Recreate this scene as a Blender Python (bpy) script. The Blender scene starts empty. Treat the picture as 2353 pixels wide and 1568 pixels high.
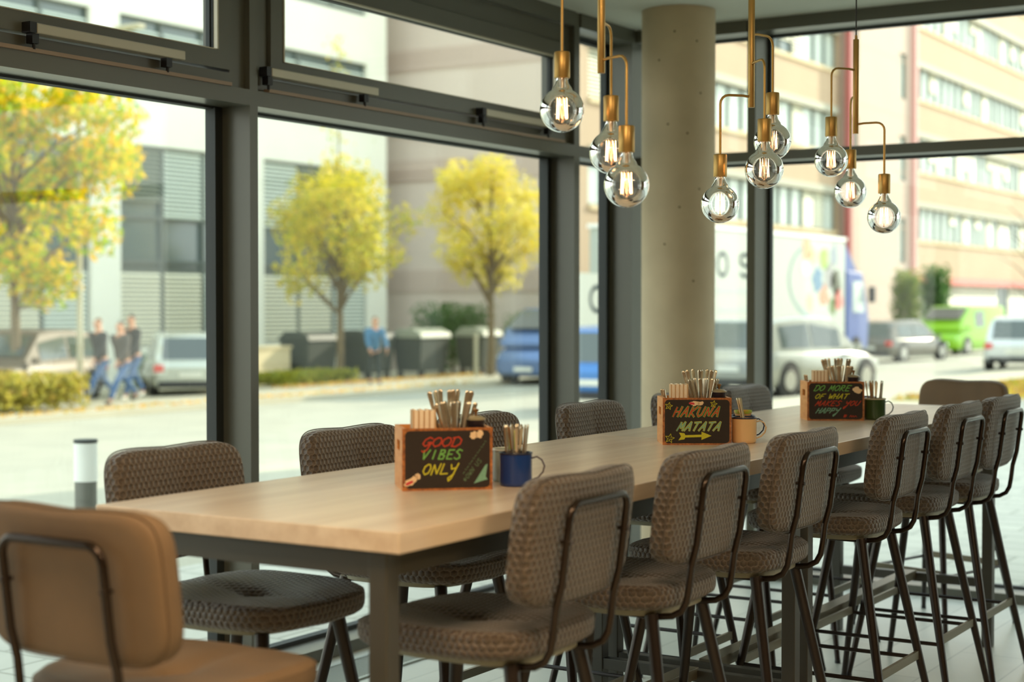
import bpy, math, random
from mathutils import Vector, Matrix
R = math.radians
C = bpy.context.scene.collection
sc = bpy.context.scene
random.seed(7)

# ---------------------------------------------------------------- camera
cam_d = bpy.data.cameras.new('camera'); cam = bpy.data.objects.new('camera', cam_d); C.objects.link(cam)
cam.location = (0, 0, 1.573)
cam.rotation_euler = (R(90 - 1.311), 0, R(31.96))
cam_d.sensor_width = 36; cam_d.lens = 3683 / 2353 * 36
cam_d.clip_start = .05; cam_d.clip_end = 400
cam_d.dof.use_dof = True; cam_d.dof.focus_distance = 5.35; cam_d.dof.aperture_fstop = 2.2
sc.camera = cam
# ---------------------------------------------------------------- world, sun, exposure
w = bpy.data.worlds.new('world'); sc.world = w; w.use_nodes = True
nt = w.node_tree; nt.nodes.clear()
wo = nt.nodes.new('ShaderNodeOutputWorld'); bg = nt.nodes.new('ShaderNodeBackground')
tc = nt.nodes.new('ShaderNodeTexCoord'); sx = nt.nodes.new('ShaderNodeSeparateXYZ'); cr = nt.nodes.new('ShaderNodeValToRGB')
cr.color_ramp.elements[0].position = .0; cr.color_ramp.elements[0].color = (.92, .93, .84, 1)
cr.color_ramp.elements[1].position = .6; cr.color_ramp.elements[1].color = (.58, .72, .80, 1)
nt.links.new(tc.outputs['Generated'], sx.inputs[0]); nt.links.new(sx.outputs['Z'], cr.inputs[0])
nt.links.new(cr.outputs[0], bg.inputs[0]); bg.inputs[1].default_value = 2.35
nt.links.new(bg.outputs[0], wo.inputs[0])
sun_d = bpy.data.lights.new('sun', 'SUN'); sun = bpy.data.objects.new('sun', sun_d); C.objects.link(sun)
sun_d.energy = 5.6; sun_d.angle = R(.6); sun_d.color = (1, .90, .70)
sdir = Vector((.23, .89, .42)).normalized()
sun.rotation_euler = sdir.to_track_quat('Z', 'Y').to_euler(); sun.location = (10, 10, 20)
sc.view_settings.view_transform = 'Standard'; sc.view_settings.look = 'None'
sc.view_settings.gamma = 1; sc.view_settings.use_curve_mapping = False
sc.view_settings.exposure = .45
cy = sc.cycles
cy.max_bounces = 8; cy.diffuse_bounces = 4; cy.glossy_bounces = 4; cy.transmission_bounces = 6; cy.transparent_max_bounces = 24
cy.caustics_reflective = False; cy.caustics_refractive = False; cy.sample_clamp_indirect = 4.0; cy.use_denoising = True
def area(loc, rot, sx_, sy_, e, col):
    d = bpy.data.lights.new('area', 'AREA'); d.shape = 'RECTANGLE'; d.size = sx_; d.size_y = sy_; d.energy = e; d.color = col
    o = bpy.data.objects.new('ceiling_lamp_light', d); C.objects.link(o); o.location = loc; o.rotation_euler = rot; return o
LAMPS = [(1.2, 2.2), (-1.1, 1.3), (-1.6, -1.6)]  # second one added, stands in for the pendant bulbs' warm light on the table
for (lx, ly), le in zip(LAMPS, (42, 54, 26)): area((lx, ly, 3.13), (0, 0, 0), 1.1, 1.1, le, (1, .72, .45))

# ---------------------------------------------------------------- materials
MATS = {}
def lin(c): return tuple(((x / 255) / 12.92 if x / 255 <= .04045 else ((x / 255 + .055) / 1.055) ** 2.4) for x in c)
def nodes(name):
    m = bpy.data.materials.new(name); m.use_nodes = True; t = m.node_tree; b = t.nodes['Principled BSDF']; return m, t, b
def mat(name, col, rough=.6, metal=0, noise=0, scale=20, bump=0, spec=.5, stretch=None, c2=None):
    if name in MATS: return MATS[name]
    m, t, b = nodes(name); b.inputs['Roughness'].default_value = rough; b.inputs['Metallic'].default_value = metal
    b.inputs['Specular IOR Level'].default_value = spec
    c = lin(col); b.inputs['Base Color'].default_value = (*c, 1)
    if noise or bump:
        tx = t.nodes.new('ShaderNodeTexCoord'); mp = t.nodes.new('ShaderNodeMapping'); nz = t.nodes.new('ShaderNodeTexNoise')
        nz.inputs['Scale'].default_value = scale; nz.inputs['Detail'].default_value = 5
        if stretch: mp.inputs['Scale'].default_value = stretch
        t.links.new(tx.outputs['Object'], mp.inputs[0]); t.links.new(mp.outputs[0], nz.inputs[0])
        if noise:
            r = t.nodes.new('ShaderNodeValToRGB'); d = lin(c2) if c2 else tuple(x * (1 - noise) for x in c)
            r.color_ramp.elements[0].position = .3; r.color_ramp.elements[1].position = .7
            r.color_ramp.elements[0].color = (*d, 1); r.color_ramp.elements[1].color = (*c, 1)
            t.links.new(nz.outputs[0], r.inputs[0]); t.links.new(r.outputs[0], b.inputs['Base Color'])
        if bump:
            bp = t.nodes.new('ShaderNodeBump'); bp.inputs['Strength'].default_value = bump; bp.inputs['Distance'].default_value = .01
            t.links.new(nz.outputs[0], bp.inputs['Height']); t.links.new(bp.outputs[0], b.inputs['Normal'])
    MATS[name] = m; return m
def glassmat(name, tint=(.93, .97, .95), ior=1.45, gl=1.0):
    if name in MATS: return MATS[name]
    m, t, b = nodes(name); t.nodes.remove(b); o = t.nodes['Material Output']
    tr = t.nodes.new('ShaderNodeBsdfTransparent'); g = t.nodes.new('ShaderNodeBsdfGlossy'); mx = t.nodes.new('ShaderNodeMixShader')
    ge = t.nodes.new('ShaderNodeNewGeometry'); dp = vmath(t, 'DOT_PRODUCT', ge.outputs['Normal'], ge.outputs['Incoming'])
    f0 = ((ior-1)/(ior+1))**2
    k = smath(t, 'POWER', smath(t, 'SUBTRACT', 1.0, smath(t, 'ABSOLUTE', dp.outputs['Value'])), 5.0)
    fac = smath(t, 'MULTIPLY', smath(t, 'ADD', smath(t, 'MULTIPLY', k, 1-f0), f0), gl)
    tr.inputs[0].default_value = (*tint, 1); g.inputs['Roughness'].default_value = .0
    t.links.new(fac, mx.inputs[0]); t.links.new(tr.outputs[0], mx.inputs[1]); t.links.new(g.outputs[0], mx.inputs[2]); t.links.new(mx.outputs[0], o.inputs[0])
    MATS[name] = m; return m
def emat(name, col, s):
    m, t, b = nodes(name); b.inputs['Base Color'].default_value = (*col, 1); b.inputs['Emission Color'].default_value = (*col, 1); b.inputs['Emission Strength'].default_value = s
    MATS[name] = m; return m
def vmath(t, op, *a):
    n = t.nodes.new('ShaderNodeVectorMath'); n.operation = op
    for i, x in enumerate(a):
        if isinstance(x, tuple): n.inputs[i].default_value = x
        else: t.links.new(x, n.inputs[i])
    return n
def smath(t, op, *a):
    n = t.nodes.new('ShaderNodeMath'); n.operation = op
    for i, x in enumerate(a):
        if isinstance(x, (int, float)): n.inputs[i].default_value = x
        else: t.links.new(x, n.inputs[i])
    return n.outputs[0]
def hexfabric(name, col, line, cell=.019):
    m, t, b = nodes(name); b.inputs['Roughness'].default_value = .5; b.inputs['Specular IOR Level'].default_value = .5
    b.inputs['Sheen Weight'].default_value = .25
    uv = t.nodes.new('ShaderNodeUVMap'); uv.uv_map = 'UVMap'
    p = vmath(t, 'SCALE', uv.outputs[0]); p.inputs['Scale'].default_value = 1 / cell
    r = (1., 1.7320508, 1.); h = (.5, .8660254, 0.)
    p0 = vmath(t, 'ADD', p.outputs[0], (100., 173.20508, 0.))
    a = vmath(t, 'SUBTRACT', vmath(t, 'MODULO', p0.outputs[0], r).outputs[0], h)
    p1 = vmath(t, 'SUBTRACT', p0.outputs[0], h)
    c = vmath(t, 'SUBTRACT', vmath(t, 'MODULO', p1.outputs[0], r).outputs[0], h)
    def hd(v):
        ab = vmath(t, 'ABSOLUTE', v); dp = vmath(t, 'DOT_PRODUCT', ab.outputs[0], (.5, .8660254, 0.)); s = t.nodes.new('ShaderNodeSeparateXYZ'); t.links.new(ab.outputs[0], s.inputs[0])
        return smath(t, 'MAXIMUM', dp.outputs['Value'], s.outputs[0])
    # drop z
    a2 = vmath(t, 'MULTIPLY', a.outputs[0], (1., 1., 0.)); c2 = vmath(t, 'MULTIPLY', c.outputs[0], (1., 1., 0.))
    d = smath(t, 'MINIMUM', hd(a2.outputs[0]), hd(c2.outputs[0]))       # 0 centre .. .5 edge
    e = t.nodes.new('ShaderNodeValToRGB'); e.color_ramp.elements[0].position = .43; e.color_ramp.elements[1].position = .485
    e.color_ramp.elements[0].color = (*lin(col), 1); e.color_ramp.elements[1].color = (*lin(line), 1)
    t.links.new(d, e.inputs[0])
    tx = t.nodes.new('ShaderNodeTexCoord'); nz = t.nodes.new('ShaderNodeTexNoise'); nz.inputs['Scale'].default_value = 900; nz.inputs['Detail'].default_value = 2
    t.links.new(tx.outputs['Object'], nz.inputs[0])
    mx = t.nodes.new('ShaderNodeMix'); mx.data_type = 'RGBA'; mx.blend_type = 'MULTIPLY'; mx.inputs[0].default_value = .5
    t.links.new(e.outputs[0], mx.inputs[6]); t.links.new(nz.outputs[0], mx.inputs[7])
    t.links.new(mx.outputs[2], b.inputs['Base Color'])
    sq = smath(t, 'SUBTRACT', .25, smath(t, 'MULTIPLY', d, d))
    bp = t.nodes.new('ShaderNodeBump'); bp.inputs['Strength'].default_value = 1.0; bp.inputs['Distance'].default_value = .016
    t.links.new(sq, bp.inputs['Height']); t.links.new(bp.outputs[0], b.inputs['Normal'])
    MATS[name] = m; return m
def woodmat(name, c1, c2, scale=(1, 1, 1), rough=.45, ws=3.0):
    m, t, b = nodes(name); b.inputs['Roughness'].default_value = rough
    tx = t.nodes.new('ShaderNodeTexCoord'); mp = t.nodes.new('ShaderNodeMapping'); mp.inputs['Scale'].default_value = scale
    nz = t.nodes.new('ShaderNodeTexNoise'); nz.inputs['Scale'].default_value = ws; nz.inputs['Detail'].default_value = 8; nz.inputs['Roughness'].default_value = .6
    r = t.nodes.new('ShaderNodeValToRGB'); r.color_ramp.elements[0].position = .32; r.color_ramp.elements[1].position = .68
    r.color_ramp.elements[0].color = (*lin(c1), 1); r.color_ramp.elements[1].color = (*lin(c2), 1)
    t.links.new(tx.outputs['Object'], mp.inputs[0]); t.links.new(mp.outputs[0], nz.inputs[0]); t.links.new(nz.outputs[0], r.inputs[0]); t.links.new(r.outputs[0], b.inputs['Base Color'])
    bp = t.nodes.new('ShaderNodeBump'); bp.inputs['Strength'].default_value = .1; bp.inputs['Distance'].default_value = .002
    t.links.new(nz.outputs[0], bp.inputs['Height']); t.links.new(bp.outputs[0], b.inputs['Normal'])
    MATS[name] = m; return m
def brickmat(name, c1, c2, cm, bw, bh, ms=.02, rough=.5, vert=False, rot=0, bump=.3, coord='Object'):
    m, t, b = nodes(name); b.inputs['Roughness'].default_value = rough
    tx = t.nodes.new('ShaderNodeTexCoord'); mp = t.nodes.new('ShaderNodeMapping'); mp.inputs['Rotation'].default_value = (0, 0, rot)
    br = t.nodes.new('ShaderNodeTexBrick'); br.inputs['Color1'].default_value = (*lin(c1), 1); br.inputs['Color2'].default_value = (*lin(c2), 1); br.inputs['Mortar'].default_value = (*lin(cm), 1)
    br.inputs['Scale'].default_value = 1; br.inputs['Brick Width'].default_value = bw; br.inputs['Row Height'].default_value = bh; br.inputs['Mortar Size'].default_value = ms; br.inputs['Bias'].default_value = 0
    if vert:
        s = t.nodes.new('ShaderNodeSeparateXYZ'); cb = t.nodes.new('ShaderNodeCombineXYZ'); t.links.new(tx.outputs[coord], s.inputs[0])
        ad = smath(t, 'ADD', s.outputs[0], s.outputs[1]); t.links.new(ad, cb.inputs[0]); t.links.new(s.outputs[2], cb.inputs[1]); t.links.new(cb.outputs[0], mp.inputs[0])
    else: t.links.new(tx.outputs[coord], mp.inputs[0])
    nz = t.nodes.new('ShaderNodeTexNoise'); nz.inputs['Scale'].default_value = 3; nz.inputs['Detail'].default_value = 6; t.links.new(tx.outputs[coord], nz.inputs[0])
    mx = t.nodes.new('ShaderNodeMix'); mx.data_type = 'RGBA'; mx.blend_type = 'MULTIPLY'; mx.inputs[0].default_value = .25
    t.links.new(mp.outputs[0], br.inputs[0]); t.links.new(br.outputs[0], mx.inputs[6]); t.links.new(nz.outputs[0], mx.inputs[7]); t.links.new(mx.outputs[2], b.inputs['Base Color'])
    MATS[name] = m; return m
def leafmat(name, cols):
    m, t, b = nodes(name); o = t.nodes['Material Output']; b.inputs['Roughness'].default_value = .55
    g = t.nodes.new('ShaderNodeNewGeometry'); r = t.nodes.new('ShaderNodeValToRGB')
    for i, c in enumerate(cols):
        e = r.color_ramp.elements[i] if i < 2 else r.color_ramp.elements.new(1)
        e.position = i / (len(cols) - 1); e.color = (*lin(c), 1)
    for i, c in enumerate(cols): r.color_ramp.elements[i].position = i / (len(cols) - 1); r.color_ramp.elements[i].color = (*lin(c), 1)
    t.links.new(g.outputs['Random Per Island'], r.inputs[0]); t.links.new(r.outputs[0], b.inputs['Base Color'])
    tl = t.nodes.new('ShaderNodeBsdfTranslucent'); mx = t.nodes.new('ShaderNodeMixShader'); mx.inputs[0].default_value = .45
    t.links.new(r.outputs[0], tl.inputs[0]); t.links.new(b.outputs[0], mx.inputs[1]); t.links.new(tl.outputs[0], mx.inputs[2]); t.links.new(mx.outputs[0], o.inputs[0])
    MATS[name] = m; return m

# ---------------------------------------------------------------- mesh builder
class MB:
    def __init__(s): s.v = []; s.f = []; s.uv = None
    def box(s, cx, cy, cz, sx, sy, sz, rz=0, M=None):
        b = len(s.v); c, n = math.cos(rz), math.sin(rz)
        for dz in (-.5, .5):
            for dx, dy in ((-.5, -.5), (.5, -.5), (.5, .5), (-.5, .5)):
                x, y = dx * sx, dy * sy; p = Vector((cx + x * c - y * n, cy + x * n + y * c, cz + dz * sz))
                s.v.append(M @ p if M else p)
        s.f += [(b, b+3, b+2, b+1), (b+4, b+5, b+6, b+7), (b, b+1, b+5, b+4), (b+1, b+2, b+6, b+5), (b+2, b+3, b+7, b+6), (b+3, b, b+4, b+7)]; return s
    def bb(s, x0, x1, y0, y1, z0, z1): return s.box((x0+x1)/2, (y0+y1)/2, (z0+z1)/2, abs(x1-x0), abs(y1-y0), abs(z1-z0))
    def ring(s, pts): b = len(s.v); s.v += [Vector(p) for p in pts]; return b
    def bridge(s, a, b, n, closed=True):
        for i in range(n if closed else n - 1):
            j = (i + 1) % n; s.f.append((a+i, a+j, b+j, b+i))
    def tube(s, path, rad, seg=10, closed=False, flat=None):
        path = [Vector(p) for p in path]; n = len(path); rr = rad if isinstance(rad, (list, tuple)) else [rad]*n
        prev = None; rings = []; up = None
        for i, p in enumerate(path):
            if closed: d = path[(i+1) % n] - path[i-1]
            else: d = path[min(i+1, n-1)] - path[max(i-1, 0)]
            d.normalize()
            if up is None: up = Vector((0, 0, 1)) if abs(d.z) < .9 else Vector((1, 0, 0))
            a = d.cross(up);
            if a.length < 1e-4: a = d.orthogonal()
            a.normalize(); up = a.cross(d).normalized()
            k = flat or 1
            rings.append(s.ring([p + (a * math.cos(2*math.pi*q/seg) + up * (k * math.sin(2*math.pi*q/seg))) * rr[i] for q in range(seg)]))
        for i in range(n-1): s.bridge(rings[i], rings[i+1], seg)
        if closed: s.bridge(rings[-1], rings[0], seg)
        else: s.f.append(tuple(rings[0]+q for q in reversed(range(seg)))); s.f.append(tuple(rings[-1]+q for q in range(seg)))
        return s
    def lathe(s, prof, cx=0, cy=0, cz=0, seg=28, cap0=True, cap1=True):
        rings = [s.ring([(cx + r*math.cos(2*math.pi*q/seg), cy + r*math.sin(2*math.pi*q/seg), cz + z) for q in range(seg)]) for r, z in prof]
        for a, b in zip(rings, rings[1:]): s.bridge(a, b, seg)
        if cap0: s.f.append(tuple(rings[0]+q for q in reversed(range(seg))))
        if cap1: s.f.append(tuple(rings[-1]+q for q in range(seg)))
        return s
    def prism(s, poly, z0, z1, M=None):
        n = len(poly); a = s.ring([(x, y, z0) for x, y in poly]); b = s.ring([(x, y, z1) for x, y in poly])
        if M:
            for i in range(a, b+n): s.v[i] = M @ s.v[i]
        s.bridge(a, b, n); s.f.append(tuple(a+i for i in reversed(range(n)))); s.f.append(tuple(b+i for i in range(n))); return s
    def quad(s, *p): b = s.ring(p); s.f.append(tuple(range(b, b+len(p)))); return s
    def build(s, name, m, parent=None, smooth=None, bevel=0, boxuv=False, loc=None, rz=0):
        me = bpy.data.meshes.new(name); me.from_pydata([tuple(v) for v in s.v], [], s.f); me.validate(); me.update()
        for mm in (m if isinstance(m, (list, tuple)) else [m]): me.materials.append(mm)
        if smooth is not None:
            me.polygons.foreach_set('use_smooth', [True]*len(me.polygons))
            try: me.set_sharp_from_angle(angle=R(smooth))
            except Exception: pass
        if boxuv:
            ul = me.uv_layers.new(name='UVMap')
            for p in me.polygons:
                n = p.normal; ax = max(range(3), key=lambda k: abs(n[k]))
                for li in p.loop_indices:
                    c = me.vertices[me.loops[li].vertex_index].co
                    ul.data[li].uv = (c.y, c.z) if ax == 0 else ((c.x, c.z) if ax == 1 else (c.y, c.x))
        o = bpy.data.objects.new(name, me); C.objects.link(o)
        if bevel:
            md = o.modifiers.new('bevel', 'BEVEL'); md.width = bevel; md.segments = 2; md.limit_method = 'ANGLE'
        if loc is not None: o.location = loc
        if rz: o.rotation_euler = (0, 0, rz)
        if parent is not None: o.parent = parent
        return o
def empty(name, loc=(0, 0, 0), rz=0):
    o = bpy.data.objects.new(name, None); C.objects.link(o); o.location = loc; o.rotation_euler = (0, 0, rz); o.empty_display_size = .1; return o
def tag(o, label, cat, group=None, kind=None):
    if label: o['label'] = label
    if cat: o['category'] = cat
    if group: o['group'] = group
    if kind: o['kind'] = kind
    return o
def thing(name, label, cat, loc=(0, 0, 0), rz=0, group=None): return tag(empty(name, loc, rz), label, cat, group)
def struct(o, label=None):
    o['kind'] = 'structure'
    if label: o['label'] = label
    return o
def copy_tree(o, parent=None):
    c = o.copy(); C.objects.link(c)
    if parent is not None: c.parent = parent
    for ch in list(KIDS.get(o.name, o.children)): copy_tree(ch, c)
    return c
KIDS = {}
def arc(c, r, a0, a1, n, pl):   # pl(u,v)->3d
    return [pl(c[0] + r*math.cos(a0 + (a1-a0)*i/n), c[1] + r*math.sin(a0 + (a1-a0)*i/n)) for i in range(n+1)]

FRAME = mat('anthracite_frame', (96, 96, 86), .3, .0, spec=.4)
FRAMEL = mat('frame_grey', (120, 124, 112), .4)
ALU = mat('aluminium', (178, 170, 150), .4, .3)
BLACKP = mat('black_plastic', (26, 25, 28), .5)
GASK = mat('gasket', (38, 42, 40), .6)
PANE = glassmat('window_glass', (.955, .975, .96), 1.42, .9)
CEIL = mat('ceiling_plaster', (205, 208, 196), .9)
WALL = mat('room_wall', (112, 92, 68), .9)
CONC = mat('concrete', (196, 178, 146), .8, noise=.16, scale=4, bump=.15)
POR = mat('concrete_pore', (110, 98, 76), .9)
BLKM = mat('black_metal', (46, 38, 33), .3, .4)
TUBEM = mat('bronze_tube', (52, 42, 34), .22, .7)
BAR = mat('olive_metal', (112, 104, 84), .4, .4)
TABLEM = mat('table_metal', (70, 67, 58), .45, .2)
BRASS = mat('brushed_brass', (182, 148, 88), .38, .85)
STEEL = mat('cutlery_steel', (214, 202, 180), .27, .9)
# ================================================================ ROOM SHELL
XI, XG, YI, YG, ZC = -4.43, -4.61, 8.5, 8.7, 3.195
XE, YS = 3.6, -4.0
m = brickmat('floor_planks', (214, 214, 200), (203, 205, 192), (178, 180, 168), 1.2, .3, .004, rough=.38, rot=R(90))
struct(MB().bb(XI-.25, XE, YS, YG+.15, -.12, 0).build('floor', m))
struct(MB().bb(XI-.24, XE, YS, YG+.06, ZC, ZC+.15).build('ceiling', CEIL))
struct(MB().bb(XE, XE+.2, YS, YG, 0, ZC).build('wall_right', WALL))
struct(MB().bb(XI-.24, XE, YS-.2, YS, 0, ZC).build('wall_back', WALL))
# upper storeys of the same building, out of view
struct(MB().bb(XI-.26, 14, -14, YG+.2, ZC+.15, ZC+1.1).build('wall_upper', mat('render_wall', (190, 188, 178), .9)))
struct(MB().bb(-4.5, 14, 26, 38, -.1, 17).build('wall_sun_block', MATS['render_wall']))  # unseen block added to keep the sun off the room and pavers

mull_y = [(-.45, -.40), (2.33, 2.38), (5.056, 5.106), (7.755, 7.815)]
def left_window(n, y0, y1, sash=True):
    """bay between inner faces y0..y1 : lower fixed light, transom, upper light"""
    win = empty('window_%d' % n, (XI, (y0+y1)/2, 0)); struct(win)
    def add(name, mb, m_, par=win, **k):
        for i, v in enumerate(mb.v): mb.v[i] = v - Vector(win.location)
        return mb.build(name, m_, par, **k)
    # transom, sill profile, head
    add('transom', MB().bb(XG, XI, y0, y1, 2.395, 2.46), FRAME)
    add('sill_profile', MB().bb(XG-.02, XI, y0, y1, 0.0, .055), FRAME)
    add('head', MB().bb(XG-.05, XI+.01, y0, y1, 3.115, ZC), FRAME)
    # lower glazing gaskets and pane
    g = MB(); x0, x1 = XG-.02, XG+.03
    g.bb(x0, x1, y0, y0+.05, .055, 2.395); g.bb(x0, x1, y1-.05, y1, .055, 2.395); g.bb(x0, x1, y0+.05, y1-.05, .055, .075); g.bb(x0, x1, y0+.05, y1-.05, 2.385, 2.395)
    for yy in (y0+.052, y1-.052): g.bb(x0+.01, x1+.012, yy-.006, yy+.006, .06, 2.39)
    fr = add('lower_frame', g, GASK)
    add('pane', MB().bb(XG-.012, XG+.012, y0+.05, y1-.05, .075, 2.385), PANE)
    if sash:
        add('ledge', MB().bb(XI-.02, XI+.012, y0+.06, y1-.12, 2.46, 2.474), mat('ledge_strip', (150, 128, 108), .5))
        g = MB(); xa, xb = XG+.02, XI-.03
        g.bb(xa, xb, y0, y1, 2.46, 2.52); g.bb(xa, xb, y0, y0+.09, 2.52, 3.115); g.bb(xa, xb, y1-.09, y1, 2.52, 3.115); g.bb(xa, xb, y0+.09, y1-.09, 3.02, 3.115)
        add('outer_frame', g, FRAME)
        g = MB(); xa, xb = XI-.09, XI-.012; a, b = y0+.098, y1-.098
        g.bb(xa, xb, a, b, 2.528, 2.60); g.bb(xa, xb, a, b, 2.93, 3.012); g.bb(xa, xb, a, a+.08, 2.60, 2.93); g.bb(xa, xb, b-.08, b, 2.60, 2.93)
        sa = add('sash', g, FRAME)
        g = MB(); 
        for (p, q, r_, s_) in ((a+.08, b-.08, 2.922, 2.93), (a+.08, b-.08, 2.60, 2.604)): g.bb(xb-.016, xb+.004, p, q, r_, s_)
        for yy in (a+.083, b-.083): g.bb(xb-.016, xb+.004, yy-.004, yy+.004, 2.60, 2.93)
        g2 = MB()
        for yy in (a+.084, b-.084): g2.bb(xb-.045, xb-.017, yy-.006, yy+.006, 2.60, 2.93).bb(xb-.05, xb-.03, yy-.012, yy+.012, 2.60, 2.93)
        g2.bb(xb-.045, xb-.017, a+.08, b-.08, 2.918, 2.93)
        add('glazing_seal', g2, GASK)
        add('glazing_bead', g, ALU)
        add('upper_pane', MB().bb(xb-.072, xb-.048, a+.07, b-.07, 2.59, 2.94), PANE)
        for (ya, yb) in {1: ((3.874, 4.645), (2.45, 3.2)), 2: ((5.128, 5.90), (6.776, 7.53)), 4: ((.0, .77), (1.4, 2.17))}[n]:
            c = add('opener_arm', MB().bb(XI-.012, XI+.034, ya+.03, yb, 2.524, 2.56), ALU, bevel=.004)
            k = MB().bb(XI-.011, XI+.032, ya, ya+.03, 2.524, 2.562); add('opener_cap', k, BLACKP)
            k = MB(); 
            for yy in (ya+.02, yb-.09): k.bb(XI-.012, XI+.02, yy, yy+.03, 2.49, 2.524); k.tube([(XI+.01, yy+.015, 2.47), (XI+.01, yy+.015, 2.5)], .006, 8)
            add('bracket', k, BLACKP)
    else:
        add('upper_pane', MB().bb(XG-.012, XG+.012, y0+.03, y1-.03, 2.48, 3.09), PANE)
        g = MB().bb(XG-.02, XG+.02, y0, y1, 2.46, 2.48).bb(XG-.02, XG+.02, y0, y1, 3.09, 3.115).bb(XG-.02, XG+.02, y0, y0+.03, 2.48, 3.09).bb(XG-.02, XG+.02, y1-.03, y1, 2.48, 3.09)
        add('upper_frame', g, GASK)
    return win
left_window(1, 2.38, 5.056); left_window(2, 5.106, 7.755); left_window(3, 7.815, YI-.06, False); left_window(4, -.40, 2.33)
struct(MB().bb(XI-.24, XI, YS, -.45, 0, ZC).build('wall_left', WALL))
for i, (a, b) in enumerate(mull_y): struct(MB().bb(XG-.03, XI, a, b, 0, ZC).build('trim_%d' % (i+1), FRAMEL if 0 else FRAME))
struct(MB().bb(XG-.03, XI, YI-.06, YG+.03, 0, ZC).build('trim_5', FRAME))
# right facade
def right_window(n, x0, x1):
    win = empty('window_%d' % n, ((x0+x1)/2, YI, 0)); struct(win)
    def add(name, mb, m_, **k):
        for i, v in enumerate(mb.v): mb.v[i] = v - Vector(win.location)
        return mb.build(name, m_, win, **k)
    add('transom', MB().bb(x0, x1, YI, YG, 2.39, 2.445), FRAME)
    add('sill_profile', MB().bb(x0, x1, YI, YG+.02, 0, .05), FRAME)
    add('head', MB().bb(x0, x1, YI-.01, YG+.05, 3.125, ZC), FRAME)
    g = MB()
    for z0, z1 in ((.05, 2.39), (2.445, 3.125)):
        g.bb(x0, x1, YG-.02, YG+.02, z0, z0+.012); g.bb(x0, x1, YG-.02, YG+.02, z1-.012, z1); g.bb(x0, x0+.02, YG-.02, YG+.02, z0, z1); g.bb(x1-.02, x1, YG-.02, YG+.02, z0, z1)
    add('gasket', g, GASK)
    add('pane', MB().bb(x0+.015, x1-.015, YG-.012, YG+.012, .06, 2.38), PANE)
    add('upper_pane', MB().bb(x0+.015, x1-.015, YG-.012, YG+.012, 2.455, 3.115), PANE)
xs = [XI, -3.72, -1.02, 1.68, XE]
for i in range(4):
    right_window(5+i, xs[i] + (.05 if i else 0), xs[i+1])
    if i: struct(MB().bb(xs[i], xs[i]+.05, YI, YG+.03, 0, ZC).build('trim_%d' % (5+i), FRAME))
# floor grille beside the left facade
g = MB()
for i in range(430): g.bb(XI+.12, XI+.34, -.4+i*.02, -.4+i*.02+.008, .0005, .006)
g.bb(XI+.10, XI+.12, -.4, 8.3, .0005, .008); g.bb(XI+.34, XI+.36, -.4, 8.3, .0005, .008)
struct(tag(g.build('trim_20', mat('grille', (150, 156, 148), .4, .5)), 'slatted metal floor grille running along the window wall', None))
# pillar
p = thing('concrete_pillar', 'round bare concrete pillar at the corner between floor and ceiling', 'pillar', (-3.93, 8.04, 0))
prof = [(.203, 0)] + [(.203, z*.2) for z in range(1, 16)] + [(.203, ZC-.001)]
MB().lathe(prof, seg=64).build('shaft', CONC, p, smooth=30)
for a, z in ((-70, 3.05), (-28, 2.72), (-80, 2.55), (-50, 2.5), (-95, 2.9), (-35, 3.0), (-62, 2.1), (-40, 1.7), (-85, 1.9), (-30, 2.2)):
    pm = MB(); a = R(a); c = Vector((.2035*math.cos(a), .2035*math.sin(a), z)); n = Vector((math.cos(a), math.sin(a), 0)); t1 = Vector((-n.y, n.x, 0))
    pm.f.append(tuple(range(8))); pm.v += [c + t1*.0065*math.cos(q*.785) + Vector((0, 0, .0065*math.sin(q*.785))) for q in range(8)]
    pm.build('pore', POR, p)
p['kind'] = 'thing'
# ceiling lamps behind the camera (they light the room); the second is added for the pendants' glow
for i, (lx, ly) in enumerate(LAMPS):
    t = thing('ceiling_light', ['square warm ceiling light nearest the right wall and table', 'added square ceiling light standing in for the glow of the pendant bulbs', 'square warm ceiling light nearest the back wall on the left'][i], 'ceiling light', (lx, ly, ZC))
    MB().bb(-.6, .6, -.6, -.55, -.05, 0).bb(-.6, .6, .55, .6, -.05, 0).bb(-.6, -.55, -.55, .55, -.05, 0).bb(.55, .6, -.55, .55, -.05, 0).build('frame', FRAME, t)
    MB().bb(-.55, .55, -.55, .55, -.03, 0).build('diffuser', MATS.get('lamp_diffuser') or emat('lamp_diffuser', (1, .72, .42), 3), t)
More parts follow.
